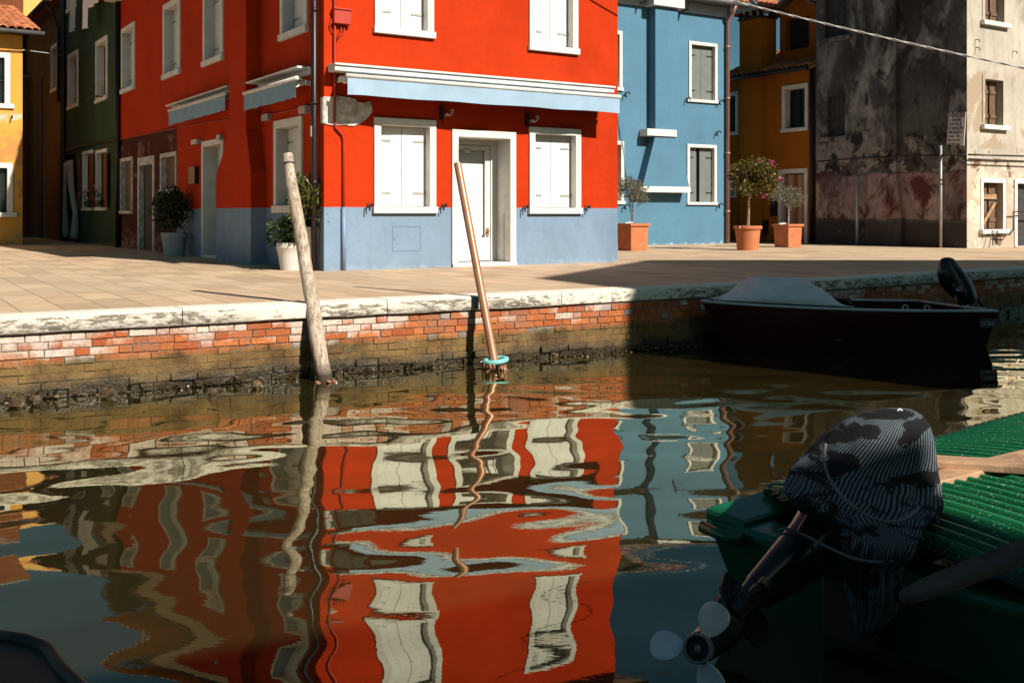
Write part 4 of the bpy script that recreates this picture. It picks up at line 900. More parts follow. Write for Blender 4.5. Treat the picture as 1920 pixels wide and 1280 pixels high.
# water: real low waves
def axis_(lo, hi, flo, fhi, st, stc):
    a = list(np.arange(flo, fhi, st)); x = flo; g = st
    while x > lo: g = min(g*1.25, stc); x -= g; a.insert(0, x)
    x = a[-1]; g = st
    while x < hi: g = min(g*1.25, stc); x += g; a.append(x)
    return np.array(a)
xs = axis_(-34, 44, -6.5, 8.5, .035, 1.5); ys = axis_(-8, 42, 2.6, 15.5, .03, 1.5)
Xg, Yg = np.meshgrid(xs, ys); Zg = np.zeros_like(Xg); rg = np.random.RandomState(5)
WAVES = []
for i in range(26):
    lam = rg.choice([1.7,1.3,1.0,.8,.62,.45,.33]) * rg.uniform(.85,1.15); th = rg.normal(math.pi/2, .62); sl = .0050*(lam/1.2)**.2
    if lam < .55: sl *= .8
    WAVES.append((lam, th, sl, rg.uniform(0, 6.28)))
for lam, th, sl, ph in WAVES:
    k = 2*math.pi/lam; Zg += sl/k*np.sin(k*(Xg*math.cos(th)+Yg*math.sin(th))+ph + .6*np.sin(.35*Xg+ph*2)+.5*np.sin(.5*Yg+ph*3))
me = bpy.data.meshes.new('water'); nx, ny = len(xs), len(ys)
vv = np.stack([Xg.ravel(), Yg.ravel(), Zg.ravel()], 1).astype(np.float32); me.vertices.add(nx*ny); me.vertices.foreach_set('co', vv.ravel())
I = (np.arange(ny-1)[:,None]*nx+np.arange(nx-1)[None,:]).ravel(); fc = np.stack([I, I+1, I+nx+1, I+nx], 1).astype(np.int32)
me.loops.add(fc.size); me.loops.foreach_set('vertex_index', fc.ravel()); me.polygons.add(len(fc)); me.polygons.foreach_set('loop_start', np.arange(0, fc.size, 4, dtype=np.int32)); me.polygons.foreach_set('loop_total', np.full(len(fc), 4, dtype=np.int32))
me.update(calc_edges=True); me.polygons.foreach_set('use_smooth', [True]*len(fc)); me.materials.append(M['water'])
wo = bpy.data.objects.new('water', me); C.objects.link(wo); wo['kind'] = 'structure'
# canal bed, and the near quay behind the camera
mb = MB(); mb.face([(-60,-60,-1.2),(60,-60,-1.2),(60,60,-1.2),(-60,60,-1.2)]); mb.build('canal_bed', M['soil'], None, kind='structure')
mb = MB(); mb.prism([(-30,-.2),(30,-.2),(30,-22),(-30,-22)], -.5, PAV); mb.build('near_quay', M['pave'], None, kind='structure')
# ================================================================== MOORING POLES
def taper_pole(name, label, b, t, r0, r1, mat, wob=0.0, n=20, knots=False):
    b = V(b); t = V(t); d = (t-b); pts = []; rs = []
    for k in range(n+1):
        s = -.35+1.35*k/n; p = b+d*s
        p += V((mnoise.noise(V((s*3,0,1)))*wob, mnoise.noise(V((s*3,5,1)))*wob, 0)); pts.append(p); rs.append((r0+(r1-r0)*max(s,0))*(1+(.05*mnoise.noise(V((s*7,3,3))) if knots else 0)))
    mb = MB(); mb.tube(pts, rs, 18)
    if knots:
        for i in range(len(mb.v)):
            p = V(mb.v[i]); q = mnoise.noise(V((p.x*14,p.y*14,p.z*3)))*.007; mb.v[i] = (p.x+q, p.y+q*.6, p.z)
    return mb, pts, rs
T1 = thing('mooring_pole', 'leaning bleached wooden mooring pole in the water beside the quay', 'pole', (-1.73,9.66,0))
mb, pts, rs = taper_pole('', '', (-1.735,9.66,0), (-2.23,10.35,2.135), .074, .052, None, .03, 28, True); o = mb.build('shaft', M['pole'], T1); smooth_auto(o, 55)
d = (pts[-1]-pts[-2]).normalized(); mb = MB(); mb.tube([pts[-1]-d*.10, pts[-1]-d*.085], .056, 18); mb.build('metal_band', M['iron'], T1)
mb = MB(); mb.tube([pts[-1]-d*.085, pts[-1]+d*.012], [.0545,.050], 18); mb.build('cap', M['pole'], T1)
mb = MB()
for k in range(9):
    a = k*.7; mb.sphere((-1.735+math.cos(a)*.08+random.uniform(-.02,.03), 9.62+math.sin(a)*.08, random.uniform(-.005,.02)), .028,.014,.014, 8, 5, .1, Matrix.Rotation(a*1.7,3,'Z'))
mb.build('mussels', M['mussel'], T1, smooth=True)
T2 = thing('mooring_pole', 'leaning copper-coloured metal mooring pole with a turquoise ring', 'pole', (-.165,10.45,0))
mb, pts, rs = taper_pole('', '', (-.165,10.45,0), (-.578,11.02,2.09), .044, .041, None, 0, 12); o = mb.build('shaft', M['copper'], T2); smooth_auto(o, 40)
rot = Matrix.Rotation(math.radians(-7),3,'Y') @ Matrix.Rotation(math.radians(4),3,'X'); mb = MB(); rr=[]
for k in range(28):
    a = 2*math.pi*k/28; cc = V((-.165,10.44,.085))+rot@V((math.cos(a)*.105,math.sin(a)*.105,0)); rad = rot@V((math.cos(a),math.sin(a),0)); up = rot@V((0,0,1))
    rr.append([cc+(rad*math.cos(t)*.032+up*math.sin(t)*.026) for t in [2*math.pi*j/10 for j in range(10)]])
rr.append(rr[0]); mb.rings(rr, False); mb.build('ring', M['ringt'], T2, smooth=True)
mb = MB()
for k in range(22):
    a = random.uniform(0,6.28); R_ = random.uniform(.08,.14)
    mb.sphere((-.185+math.cos(a)*R_, 10.42+math.sin(a)*R_, random.uniform(.0,.045)), .018,.018,.034, 9, 6, .05, Matrix.Rotation(random.uniform(-.6,.6),3,'X')@Matrix.Rotation(random.uniform(-.6,.6),3,'Y'))
mb.build('mussels', M['mussel'], T2, smooth=True)
# ================================================================== POTTED PLANTS
def leaf_cloud(mb, c, rx, ry, rz, n, ll, lw, up=0.3, clumps=14, shell=.45):
    c = V(c); cl = []
    for i in range(clumps):
        d = V((random.gauss(0,1), random.gauss(0,1), random.gauss(0,1))).normalized()*random.uniform(.45,.85); cl.append(d)
    for i in range(n):
        d = random.choice(cl)+V((random.gauss(0,.2), random.gauss(0,.2), random.gauss(0,.2)))
        if d.length > 1.15: d = d.normalized()*random.uniform(.8,1.12)
        p = c+V((d.x*rx, d.y*ry, d.z*rz)); ax = (V((random.gauss(0,1),random.gauss(0,1),random.gauss(0,1))).normalized()+d*.8+V((0,0,up))).normalized()
        sd = ax.cross(V((random.gauss(0,1),random.gauss(0,1),random.gauss(0,1)))).normalized(); L = ll*random.uniform(.6,1.2); W = lw*random.uniform(.7,1.2); nn_ = sd.cross(ax)
        mb.addv([p, p+ax*L*.5+sd*W*.5-nn_*L*.05, p+ax*L, p+ax*L*.5-sd*W*.5-nn_*L*.05], [(0,1,2),(0,2,3)])
def sq_pot(par, X, Y, w, h, rz, mat):
    mb = MB(); R_ = Matrix.Rotation(rz,3,'Z')
    def ring(s, z): return [V((X,Y,PAV+z))+R_@V((a*s/2,b*s/2,0)) for a,b in ((-1,-1),(1,-1),(1,1),(-1,1))]
    mb.rings([ring(w*.9,0),ring(w*.98,h*.9),ring(w*1.12,h*.9),ring(w*1.12,h),ring(w*.94,h),ring(w*.9,h-.06)]); mb.build('pot', mat, par, bevel=.008)
    mb = MB(); mb.box((X,Y,PAV+h-.05), w*.9, w*.9, .03, rz); mb.build('soil', M['soil'], par)
def rnd_pot(par, X, Y, r0, r1, h, mat, lip=.03):
    mb = MB(); mb.lathe((X,Y,PAV), [(r0,0),(r0+(r1-r0)*.5,h*.5),(r1,h-.08),(r1+lip,h-.075),(r1+lip*1.3,h-.04),(r1+lip,h),(r1-.02,h),(r1-.03,h-.07)], 32); o = mb.build('pot', mat, par); smooth_auto(o, 35)
    mb = MB(); mb.lathe((X,Y,PAV), [(r1-.03,h-.06),(.01,h-.04)], 20); mb.build('soil', M['soil'], par)
def at(u, v, z=PAV): Y = FPX*(EYE-z)/(v-HZ); return (u-960)/FPX*Y, Y
# olive in square pot by the blue wall
X,Y = at(1186,469.5); t = thing('potted_tree', 'small round olive tree in a square terracotta pot against the blue house', 'potted tree', (X,Y,PAV))
sq_pot(t, X, Y, .54, .64, math.radians(33), M['terra'])
mb = MB(); mb.tube([(X,Y,PAV+.55),(X+.01,Y,PAV+.9),(X-.02,Y,PAV+1.3)], .018, 6); mb.build('trunk', M['bark'], t)
mb = MB(); leaf_cloud(mb, (X+.02,Y,PAV+1.38), .36,.36,.32, 1500, .085, .022, .3, 16); mb.build('crown', M['leaf3'], t)
# bougainvillea in round pot
X,Y = at(1402,469); t = thing('potted_tree', 'bougainvillea standard with pink flowers in a round terracotta pot', 'potted tree', (X,Y,PAV))
rnd_pot(t, X, Y, .25, .30, .58, M['terra'], .03)
mb = MB(); mb.tube([(X,Y,PAV+.5),(X+.02,Y,PAV+.85),(X+.02,Y,PAV+1.15),(X+.06,Y,PAV+1.4)], [.04,.032,.03,.028], 8)
for k in range(6): a=k*1.05; mb.tube([(X+.05,Y,PAV+1.28),(X+.05+math.cos(a)*.3,Y+math.sin(a)*.3,PAV+1.65+random.uniform(0,.25))], [.018,.006], 6)
mb.build('trunk', M['bark'], t)
mb = MB(); leaf_cloud(mb, (X+.17,Y,PAV+1.72), .56,.5,.46, 2600, .085, .055, .1, 24); mb.build('crown', M['leaf4'], t)
mb = MB()
for cx, cz in ((.25,2.12),(.56,2.02),(.5,2.06),(.3,2.08),(.75,1.66),(.35,1.30)): leaf_cloud(mb, (X+cx,Y-.15,PAV+cz), .08,.08,.07, 26, .05, .045, .1, 4)
mb.build('flowers', M['flower'], t)
X,Y = at(1477,463.5); t = thing('potted_tree', 'sparse olive tree in a square terracotta pot before the ochre door', 'potted tree', (X,Y,PAV))
sq_pot(t, X, Y, .52, .60, math.radians(33), M['terra'])
mb = MB(); mb.tube([(X+.02,Y,PAV+.5),(X+.03,Y,PAV+1.25)], .016, 6)
for k in range(7): a=k*.9; mb.tube([(X+.03,Y,PAV+1.0),(X+math.cos(a)*.3,Y+math.sin(a)*.3,PAV+1.4)], [.01,.004], 5)
mb.build('trunk', M['potg'], t)
mb = MB(); leaf_cloud(mb, (X+.0,Y,PAV+1.30), .47,.4,.27, 1300, .09, .022, .5, 18); mb.build('crown', M['leaf3'], t)
for (u, v, lb) in ((1389,426,'small pale card standing in the soil of the round terracotta pot'),(1463,419.5,'small pale card standing in the soil of the rightmost square pot'),(1177,418,'small pale card standing in the pot of the leftmost olive')):
    X,Y = at(u, {1389:469,1463:463.5,1177:469.5}[u]); z = EYE-(v-HZ)*Y/FPX; mb = MB(); mb.box((X,Y-.2,z), .19,.07,.03, .2); mb.box((X+.04,Y-.2,z+.02), .1,.05,.03, -.2); o = mb.build('plant_card', M['white'], None); tag(o, lb, 'card')
# pots left of the red corner
X,Y = at(545,506); t = thing('potted_shrub', 'low dark leafy plant in a white tapered pot by the wooden pole', 'potted plant', (X,Y,PAV)); 
rnd_pot(t, X, Y, .155, .215, .42, M['potw'], .004)
mb = MB(); leaf_cloud(mb, (X-.07,Y,PAV+.56), .33,.28,.20, 420, .13, .06, .2, 16)
leaf_cloud(mb, (X+.08,Y,PAV+.62), .2,.25,.25, 200, .13, .06, .3, 8); mb.build('foliage', M['leaf2'], t)
mb = MB(); leaf_cloud(mb, (X-.0,Y-.2,PAV+.6), .16,.06,.06, 14, .10, .04, .0, 6); leaf_cloud(mb, (X-.28,Y-.15,PAV+.68), .05,.05,.05, 8, .05, .05, .2, 3); mb.build('pale_leaves', M['leaf1'], t)
X,Y = at(588,507); t = thing('potted_shrub', 'tall oleander in a tall white pot against the red house corner', 'potted plant', (X,Y+.0,PAV))
rnd_pot(t, X-.02, Y+.12, .125, .165, .66, M['potw'], .004)
mb = MB()
for k in range(9): a=k*.7; mb.tube([(X-.02,Y+.1,PAV+.6),(X+math.cos(a)*.10,Y+.1+math.sin(a)*.1,PAV+1.0),(X+math.cos(a)*.2,Y+.1+math.sin(a)*.18,PAV+1.3)], [.012,.006,.004], 5)
mb.build('stem', M['bark'], t)
mb = MB(); leaf_cloud(mb, (X-.10,Y+.08,PAV+1.03), .32,.28,.44, 900, .14, .035, .7, 26); mb.build('foliage', M['leaf1'], t)
X,Y = at(327,480); t = thing('potted_shrub', 'bushy dark shrub in a grey pot beside the peeling wall', 'potted plant', (X,Y,PAV))
rnd_pot(t, X, Y, .20, .26, .48, M['potg'], .004)
mb = MB(); leaf_cloud(mb, (X-.05,Y,PAV+.88), .36,.36,.50, 1400, .10, .05, .3, 24); mb.build('foliage', M['leaf2'], t)
# window flowers on green house
mb = MB()
for (u,v) in ((155,361),(163,358),(166,383),(182,350),(188,380)):
    a,z = RL.inv(u,v,.12); p = RL.pt(a,z,.12); leaf_cloud(mb, p, .10,.10,.09, 16, .07,.06,.2,4)
o = mb.build('flowers', M['paleflower'], None); 
t = thing('window_plant', 'pale flowers trailing from the lower windows of the green house', 'plant', RL.pt(RL.a(170,.12), RL.z(170,385,.12), .12)); setpar(o, t)
mb = MB(); a,z = RL.inv(168,386,.12); a2 = RL.a(190,.12)
for aa in (a, a2): RL.box(mb, aa-.3, aa+.3, z-.02, z+.13, .09, .22); leaf_cloud(mb, RL.pt(aa,z+.25,.15), .3,.12,.18, 120, .08,.04,.3,8)
mb.build('foliage', M['leaf2'], t)
# ================================================================== CLOTHS
def cloth(name, label, cat, F, ul, ur, vt, vb, q, mat, fold=9, amp=.03, pinch=None, tops=(0,0)):
    a0, zt = F.inv(ul, vt, q); a1 = F.a(ur, q); zb = F.z(ul, vb, q); mb = MB(); nx_, nz_ = 28, 16; g = []
    for j in range(nz_+1):
        h = j/nz_; k = pinch(h) if pinch else (1, 0); rowp = []
        for i in range(nx_+1):
            s = i/nx_; sc = (s-.5)*k[0]+.5+k[1]
            rowp.append(F.pt(a0+(a1-a0)*sc, zt+(zb-zt)*h + tops[0]*s*(1-h), q+amp*math.sin(s*fold+h*1.5)*(.3+h)+.01*mnoise.noise(V((s*4,h*4,1)))))
        g.append(rowp)
    for j in range(nz_):
        for i in range(nx_): mb.face([g[j][i],g[j][i+1],g[j+1][i+1],g[j+1][i]])
    o = mb.build(name, mat, None); smooth_auto(o, 80); o.modifiers.new('s','SOLIDIFY').thickness = .004
    return tag(o, label, cat)
def pin(sh):
    def f(h):
        if h < .68: t = (h/.68); return (1-.75*t**2, sh*t**1.6)
        t = (h-.68)/.32; return (.25+.65*t, sh-.25*sh*t)
    return f
cloth('door_curtain', 'left half of the pale knotted curtain in the alley doorway', 'curtain', RL, 115, 125, 306, 444, .06, M['curt'], 26, .05, pin(.25))
cloth('door_curtain', 'right half of the pale knotted curtain in the alley doorway', 'curtain', RL, 125, 137, 302, 446, .12, M['curt'], 26, .05, pin(.85))
cloth('hanging_cloth', 'narrow grey-blue cloth hanging under the top window of the green house', 'laundry', RL, 132, 143, -5, 62, .3, M['curt'], 7, .03)
cloth('hanging_cloth', 'long cream strip of laundry hanging high on the green house', 'laundry', RL, 157, 167, -60, 56, .35, M['linen'], 6, .03)
cloth('hanging_cloth', 'short cream laundry with a ragged edge, hanging right of the long strip', 'laundry', RL, 168, 182, -50, 16, .35, M['linen'], 9, .03, None, (.3,0))
mb = MB(); mb.tube([OL.pt(.0,OL.z(44,95),.1), V(RL.pt(RL.a(118,.1),RL.z(118,104,.1),.1))], .015, 6); o = mb.build('alley_cable', M['wire'], None); tag(o, 'thin pale cable spanning the alley from the orange house', 'cable')
# ================================================================== OVERHEAD CABLE
A = V((5.3,26,7.02)); B = V((11.5,22.0,4.62)); A, B = A.lerp(B, -.3), A.lerp(B, 1.5); mb = MB()
for ph in (0, math.pi):
    pts = []
    for k in range(121):
        s = k/120; p = A.lerp(B, s); p.z -= .30*4*s*(1-s)*.5; p += V((0, math.cos(s*110+ph), math.sin(s*110+ph)))*.014; pts.append(p)
    mb.tube(pts, .0135, 6)
o = mb.build('overhead_cable', M['wire'], None, smooth=True); tag(o, 'white twisted cable crossing the sky from the blue eave to the right', 'cable')
A = RF.pt(LF-2.5, 6.35, .3); B = RF.pt(LF+5.5, 6.9, 3.7); mb = MB(); mb.tube([A.lerp(B, k/30)-V((0,0,.25*4*(k/30)*(1-k/30))) for k in range(31)], .014, 6)
o = mb.build('overhead_cable', M['iron'], None, smooth=True); tag(o, 'dark cable leaving the eave above the front wall of the red house', 'cable')
# ================================================================== FAR MOTORBOAT (shade)
def hull(mb, secs):   # list of rings of points, open at top
    n = len(secs[0])
    for k in range(len(secs)-1):
        for i in range(n-1): mb.face([secs[k][i],secs[k+1][i],secs[k+1][i+1],secs[k][i+1]])
bow = V((2.18,11.95)); st_ = V((5.46,12.80)); ax = (st_-bow).normalized(); sd = V((ax.y,-ax.x)); Lb = (st_-bow).length
mbt = thing('motorboat', 'dark red motorboat moored in shade with a grey cover over its bow', 'boat', (4.1,12.4,0))
secs = []; rim = []
for k in range(25):
    s = k/24; w = .78*(1-(1-min(s/.62,1))**2.1)*(1-.08*max(0,s-.7)/.3)+.015; P = bow+ax*(s*Lb); zr = .545-.12*s**.8+.01*(1-s)
    keel = -.12+.25*(1-min(s/.3,1))**2; off = ax*(.35*(1-min(s/.2,1)))
    ring = []
    for sg_ in (1,):
        pass
    f = [(1.0,zr),(1.01,zr-.05),(.90,.25),(.74,.0),(.0,keel),(-.74,.0),(-.90,.25),(-1.01,zr-.05),(-1.0,zr)]
    for (x, z) in f:
        hh = (zr-z)/zr; P2 = P+off*max(0,hh); ring.append(V((P2.x+sd.x*w*x, P2.y+sd.y*w*x, z)))
    secs.append(ring); rim.append((ring[0], ring[-1]))
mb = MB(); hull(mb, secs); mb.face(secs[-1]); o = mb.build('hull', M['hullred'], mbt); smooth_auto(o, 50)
mb = MB()
for side in (0,1): mb.tube([r[side]+V((0,0,.0)) for r in rim], .018, 8)
mb.tube([rim[-1][0], rim[-1][1]], .018, 8); mb.build('rim', M['rim'], mbt, smooth=True)
mb = MB()
for k in range(9): mb.face([rim[k][0],rim[k+1][0],rim[k+1][1],rim[k][1]])
mb.build('foredeck', M['rim'], mbt)
mb = MB(); mb.hexa([V((*(bow+ax*(Lb*.4)+sd*.6),.12)),V((*(st_+sd*.6),.12)),V((*(st_-sd*.6),.12)),V((*(bow+ax*(Lb*.4)-sd*.6),.12))],[V((*(bow+ax*(Lb*.4)+sd*.6),.15)),V((*(st_+sd*.6),.15)),V((*(st_-sd*.6),.15)),V((*(bow+ax*(Lb*.4)-sd*.6),.15))]); mb.build('floor', M['matt'], mbt)
for s in (.05,.63,.74,.88):
    k = int(s*24); p = rim[k][0]; mb = MB(); mb.tube([p+V((math.cos(a)*.035*ax.x,math.cos(a)*.035*ax.y,.03+math.sin(a)*.035)) for a in [i*.6 for i in range(11)]], .006, 6); mb.build('mooring_eye', M['alu'], mbt)
# tarp
tp = []
for k in range(41):
    s = .045+.40*k/40; kk = s*24; i0 = int(kk); f = kk-i0; L_ = rim[i0][0].lerp(rim[i0+1][0], f); R_ = rim[i0][1].lerp(rim[i0+1][1], f); row_ = []
    t_ = k/40; hgt = .26*math.exp(-((t_-.40)/.20)**2)+.31*math.exp(-((t_-.74)/.19)**2)
    hgt = min(hgt, .27)*min(1,(1-t_)/.14)*min(1, t_/.08)
    for j in range(21):
        r = j/20; p = L_.lerp(R_, r); h = math.sin(math.pi*r)**.6
        row_.append(p+V((0,0,.035+hgt*h+.018*mnoise.noise(V((t_*7,r*5,2)))*h*2)))
    tp.append(row_)
mb = MB()
for k in range(40):
    for j in range(20): mb.face([tp[k][j],tp[k+1][j],tp[k+1][j+1],tp[k][j+1]])
o = mb.build('boat_cover', M['tarp'], None); smooth_auto(o, 80); o.modifiers.new('s','SOLIDIFY').thickness = .006; tag(o, 'grey canvas cover draped over the bow of the red motorboat', 'boat cover')
mb = MB(); mb.tube([tp[-1][1]+V((0,0,.03)), tp[-1][3]+V((.05,0,.07)), tp[-1][6]+V((0,0,.05))], .03, 8); mb.build('rolled_hem', M['matt'], o, smooth=True)
# outboard of the far boat
tm = thing('outboard_motor', 'tilted black outboard motor on the stern of the red motorboat', 'outboard motor', (5.5,12.8,.4))
cx, cy = 5.42, 12.75
def px2(u, v, Y): return V(((u-960)/FPX*Y, Y, EYE-(v-HZ)*Y/FPX))
prof = [(482.5,1773,1781),(484.5,1766,1787),(490,1761,1792),(498,1758,1798),(508,1757.5,1806),(517,1758,1813),(526,1761,1819),(535,1765,1823.5),(543,1771,1827),(550,1777,1829),(559,1788,1830.5),(566,1796,1829),(569,1800,1824)]
mb = MB(); rs_ = []
for (v,ul,ur) in prof:
    c = px2((ul+ur)/2,v,12.75); w = (ur-ul)/2*12.75/FPX
    rs_.append([c+V((math.cos(a)*w, math.sin(a)*min(w,.17)*.85, 0)) for a in [2*math.pi*i/24 for i in range(24)]])
mb.rings(rs_); o = mb.build('cowling', M['black'], tm); smooth_auto(o, 70)
mb = MB(); mb.tube([px2(1806,558,12.75), px2(1820,585,12.8), px2(1830,605,12.9)], [.09,.06,.05], 10); mb.tube([px2(1792,555,12.6), px2(1796,566,12.5), px2(1803,572,12.5)], .018, 6); mb.tube([px2(1832,560,12.8), px2(1843,574,12.8)], .014, 6); mb.build('leg', M['matt'], tm)
XD = V((.92,-.1,.38)); YD = V((-.38,0,.92))
text('lettering', '40', .085, M['text'], tm, px2(1793,549,12.56), (1,0,.42), (-.42,0,1), .001)
text('lettering', 'S', .05, M['text'], tm, px2(1788,538,12.56), (1,0,.42), (-.42,0,1), .001)
# number board
mb = MB(); kk = 22; pa = rim[21][0]; pb = rim[24][0]; dn = V((0,0,1)); nn = V((sd.x,sd.y,0))
xdir = (pb-pa).normalized(); o1_ = pa+xdir*.15+nn*.02-dn*.19
mb.hexa([o1_, o1_+xdir*.24, o1_+xdir*.24+nn*.01, o1_+nn*.01],[o1_+dn*.11, o1_+xdir*.24+dn*.11, o1_+xdir*.24+nn*.01+dn*.11, o1_+nn*.01+dn*.11]); mb.build('number_plate', M['plate'], mbt)
text('lettering', 'LX75043', .078, M['text'], mbt, o1_+nn*.013+dn*.025+xdir*.006, xdir, (0,0,1), .001, .72)
# ================================================================== GREEN BOAT (foreground right)
AX = V((.76,.65)).normalized(); BX = V((.65,-.76)).normalized(); S0 = V((.80,4.18)); BW = 1.28; ZGW = .30
def gp(a, b, z): p = S0+AX*a+BX*b; return V((p.x,p.y,z))
gb = thing('green_boat', 'dark green flat boat in the right foreground, roofed with corrugated sheet', 'boat', gp(2,BW/2,0))
mb = MB(); LB = 5.4
out = [(0,0),(.6,-.05),(2,-.10),(LB-1,-.0),(LB,.35),(LB+.3,BW/2),(LB,BW-.35),(LB-1,BW),(2,BW+.10),(.6,BW+.05),(0,BW)]
top = [gp(a,b,ZGW-.01) for a,b in out]; bot = [gp(a*.97+.13, BW/2+(b-BW/2)*.80, -.18) for a,b in out]; n=len(out)
mb.addv(top+bot, [(i,(i+1)%n,n+(i+1)%n,n+i) for i in range(n)]+[tuple(range(n,2*n))]); mb.build('hull', M['hullgreen'], gb)
mb = MB(); mb.box(gp(.09,BW/2,ZGW), .20, BW+.02, .055, rot=Matrix.Rotation(math.atan2(AX.y,AX.x),3,'Z')); o = mb.build('transom_cap', M['hullgreen'], gb, bevel=.018)
mb = MB(); mb.box(gp(.30,.06,ZGW+.03), .60, .20, .06, rot=Matrix.Rotation(math.atan2(AX.y,AX.x),3,'Z')@Matrix.Rotation(.12,3,'X')); mb.build('corner_knee', M['hullgreen'], gb, bevel=.022)
mb = MB(); mb.tube([gp(-.03,-.02,ZGW-.0), gp(-.035,.10,ZGW-.01), gp(-.035,.18,ZGW-.01)], .026, 10); mb.build('bumper', M['hullgreen'], gb, smooth=True)
for b in (0,1):
    mb = MB(); mb.tube([gp(a, bb, ZGW) for a,bb in (out[0:6] if b==0 else out[5:][::1])], .028, 8); mb.build('gunwale', M['hullgreen'], gb, smooth=True)
# corrugated sheet: ridges across the boat, gently crowned
mb = MB(); na, nb = 900, 22; a1_ = 5.2; g = []
for i in range(na+1):
    rowp = []
    for j in range(nb+1):
        b = -.06+(BW+.10)*j/nb; s = (b/BW-.5)*2; a = .03+(a1_-.03)*i/na
        z = ZGW+.075+.07*(1-s*s)+.026*math.cos(2*math.pi*a/.082)+.006*mnoise.noise(V((a*1.5,b*2,0)))
        rowp.append(gp(a, b, z))
    g.append(rowp)
for i in range(na):
    for j in range(nb):
        am_ = .03+(a1_-.03)*(i+.5)/na; bm_ = -.06+(BW+.10)*(j+.5)/nb
        if am_ < .36-.5*bm_ or am_ > a1_-.01: continue
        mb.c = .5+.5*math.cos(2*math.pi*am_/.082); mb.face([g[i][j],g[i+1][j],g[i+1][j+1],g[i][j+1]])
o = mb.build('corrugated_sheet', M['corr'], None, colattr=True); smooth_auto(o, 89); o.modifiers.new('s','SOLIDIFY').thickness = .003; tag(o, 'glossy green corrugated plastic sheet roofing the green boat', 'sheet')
def board(name, label, pts, w, th, mat, cat):
    mb = MB(); P = [V(p) for p in pts]; d = (P[-1]-P[0]).normalized(); s = d.cross(V((0,0,1))).normalized(); u = s.cross(d)
    rr = []
    for k, p in enumerate(P):
        ww = w*((.4,.86)[k] if (name == 'oar' and k < 2) else (1 if 0 < k < len(P)-1 else .93))*(1+.03*math.sin(k*2.1)); rr.append([p+s*ww/2-u*th/2, p+s*ww/2+u*th/2, p-s*ww/2+u*th/2, p-s*ww/2-u*th/2])
    mb.rings(rr); o = mb.build(name, mat, None, bevel=.006); return tag(o, label, cat)
def at2(u, v, z): Y = FPX*(EYE-z)/(v-HZ); return V(((u-960)/FPX*Y, Y, z))
p_a = at2(1700,862,.49); p_b = at2(1960,878,.49)
board('plank', 'long sunlit plank laid across the corrugated sheet, the upper one', [p_a.lerp(p_b,k/6*1.6-.1) for k in range(7)], .13, .035, M['plank'], 'plank')
p_a = at2(1690,915,.455); p_b = at2(1925,856,.475)
board('plank', 'pale plank end sticking out under the long plank on the sheet', [p_a.lerp(p_b,k/6*1.2-.1) for k in range(7)], .12, .03, M['plank'], 'plank')
p_a = at2(1692,1122,.42); p_b = at2(1925,1030,.52)
board('oar', 'dark weathered oar blade crossing the corner of the green boat', [p_a.lerp(p_b,k/8*1.7) for k in range(9)], .095, .03, M['darkwood'], 'oar')
mb = MB(); 
for k,(u,v) in enumerate(((1452,928),(1462,925),(1472,930),(1478,922),(1466,934),(1480,938))):
    p = at2(u,v,.40); r = .026; mb.addv([p+V((-r,0,0)), p+V((0,-.02,.008)), p+V((r,0,.010)), p+V((.01,.02,.018)), p+V((0,0,-.006))], [(0,1,4),(1,2,4),(2,3,4),(3,0,4)])
o = mb.build('dry_leaves', M['leafdry'], None); tag(o, 'curled brown dry leaves on the stern of the green boat', 'leaves')
# near outboard motor, tilted up, with cloth cover
om = thing('outboard_motor', 'black outboard motor tilted up on the green boat, propeller out of the water', 'outboard motor', gp(0,BW/2,.3))
def pz(u, v, Y): return V(((u-960)/FPX*Y, Y, EYE-(v-HZ)*Y/FPX))
LEG = [(1600,925,3.98,.125),(1550,980,3.84,.112),(1520,1022,3.74,.100),(1500,1042,3.70,.094),(1450,1085,3.62,.072),(1420,1110,3.57,.058)]
mb = MB(); rr = []
for (u,v,Y,w) in LEG:
    c = pz(u,v,Y); d = (pz(1420,1110,3.57)-pz(1600,925,3.98)).normalized(); s = d.cross(V((0,1,.2))).normalized(); t_ = d.cross(s)
    rr.append([c+s*(math.copysign(abs(math.cos(a))**.7,math.cos(a))*w)+t_*(math.copysign(abs(math.sin(a))**.7,math.sin(a))*w*.8) for a in [2*math.pi*i/24 for i in range(24)]])
mb.rings(rr); o = mb.build('leg', M['black'], om); smooth_auto(o, 50)
mb = MB(); mb.rings([[rr[3][i]+(rr[3][i]-pz(1500,1042,3.70))*.03 for i in range(24)],[rr[3][i]*.93+rr[4][i]*.07+(rr[3][i]-pz(1500,1042,3.70))*.03 for i in range(24)]]); mb.build('collar', M['matt'], om)
# added copper rod, stands in for the reflected highlight along the leg's edge
mb = MB(); mb.tube([pz(1519,960,3.72), pz(1484,1016,3.66), pz(1444,1070,3.58), pz(1405,1106,3.50)], [.007,.006,.006,.004], 8); mb.build('edge_highlight_rod', M['copper'], om, smooth=True)
d = (pz(1340,1195,3.45)-pz(1420,1110,3.57)).normalized()
mb = MB(); mb.tube([pz(1425,1103,3.56), pz(1400,1125,3.55), pz(1378,1150,3.53)], [.055,.042,.04], 12); mb.tube([pz(1398,1128,3.56), pz(1372,1165,3.55), pz(1345,1190,3.48), pz(1315,1212,3.40)], [.03,.058,.060,.050], 16); o = mb.build('gear_case', M['black'], om); smooth_auto(o, 50)
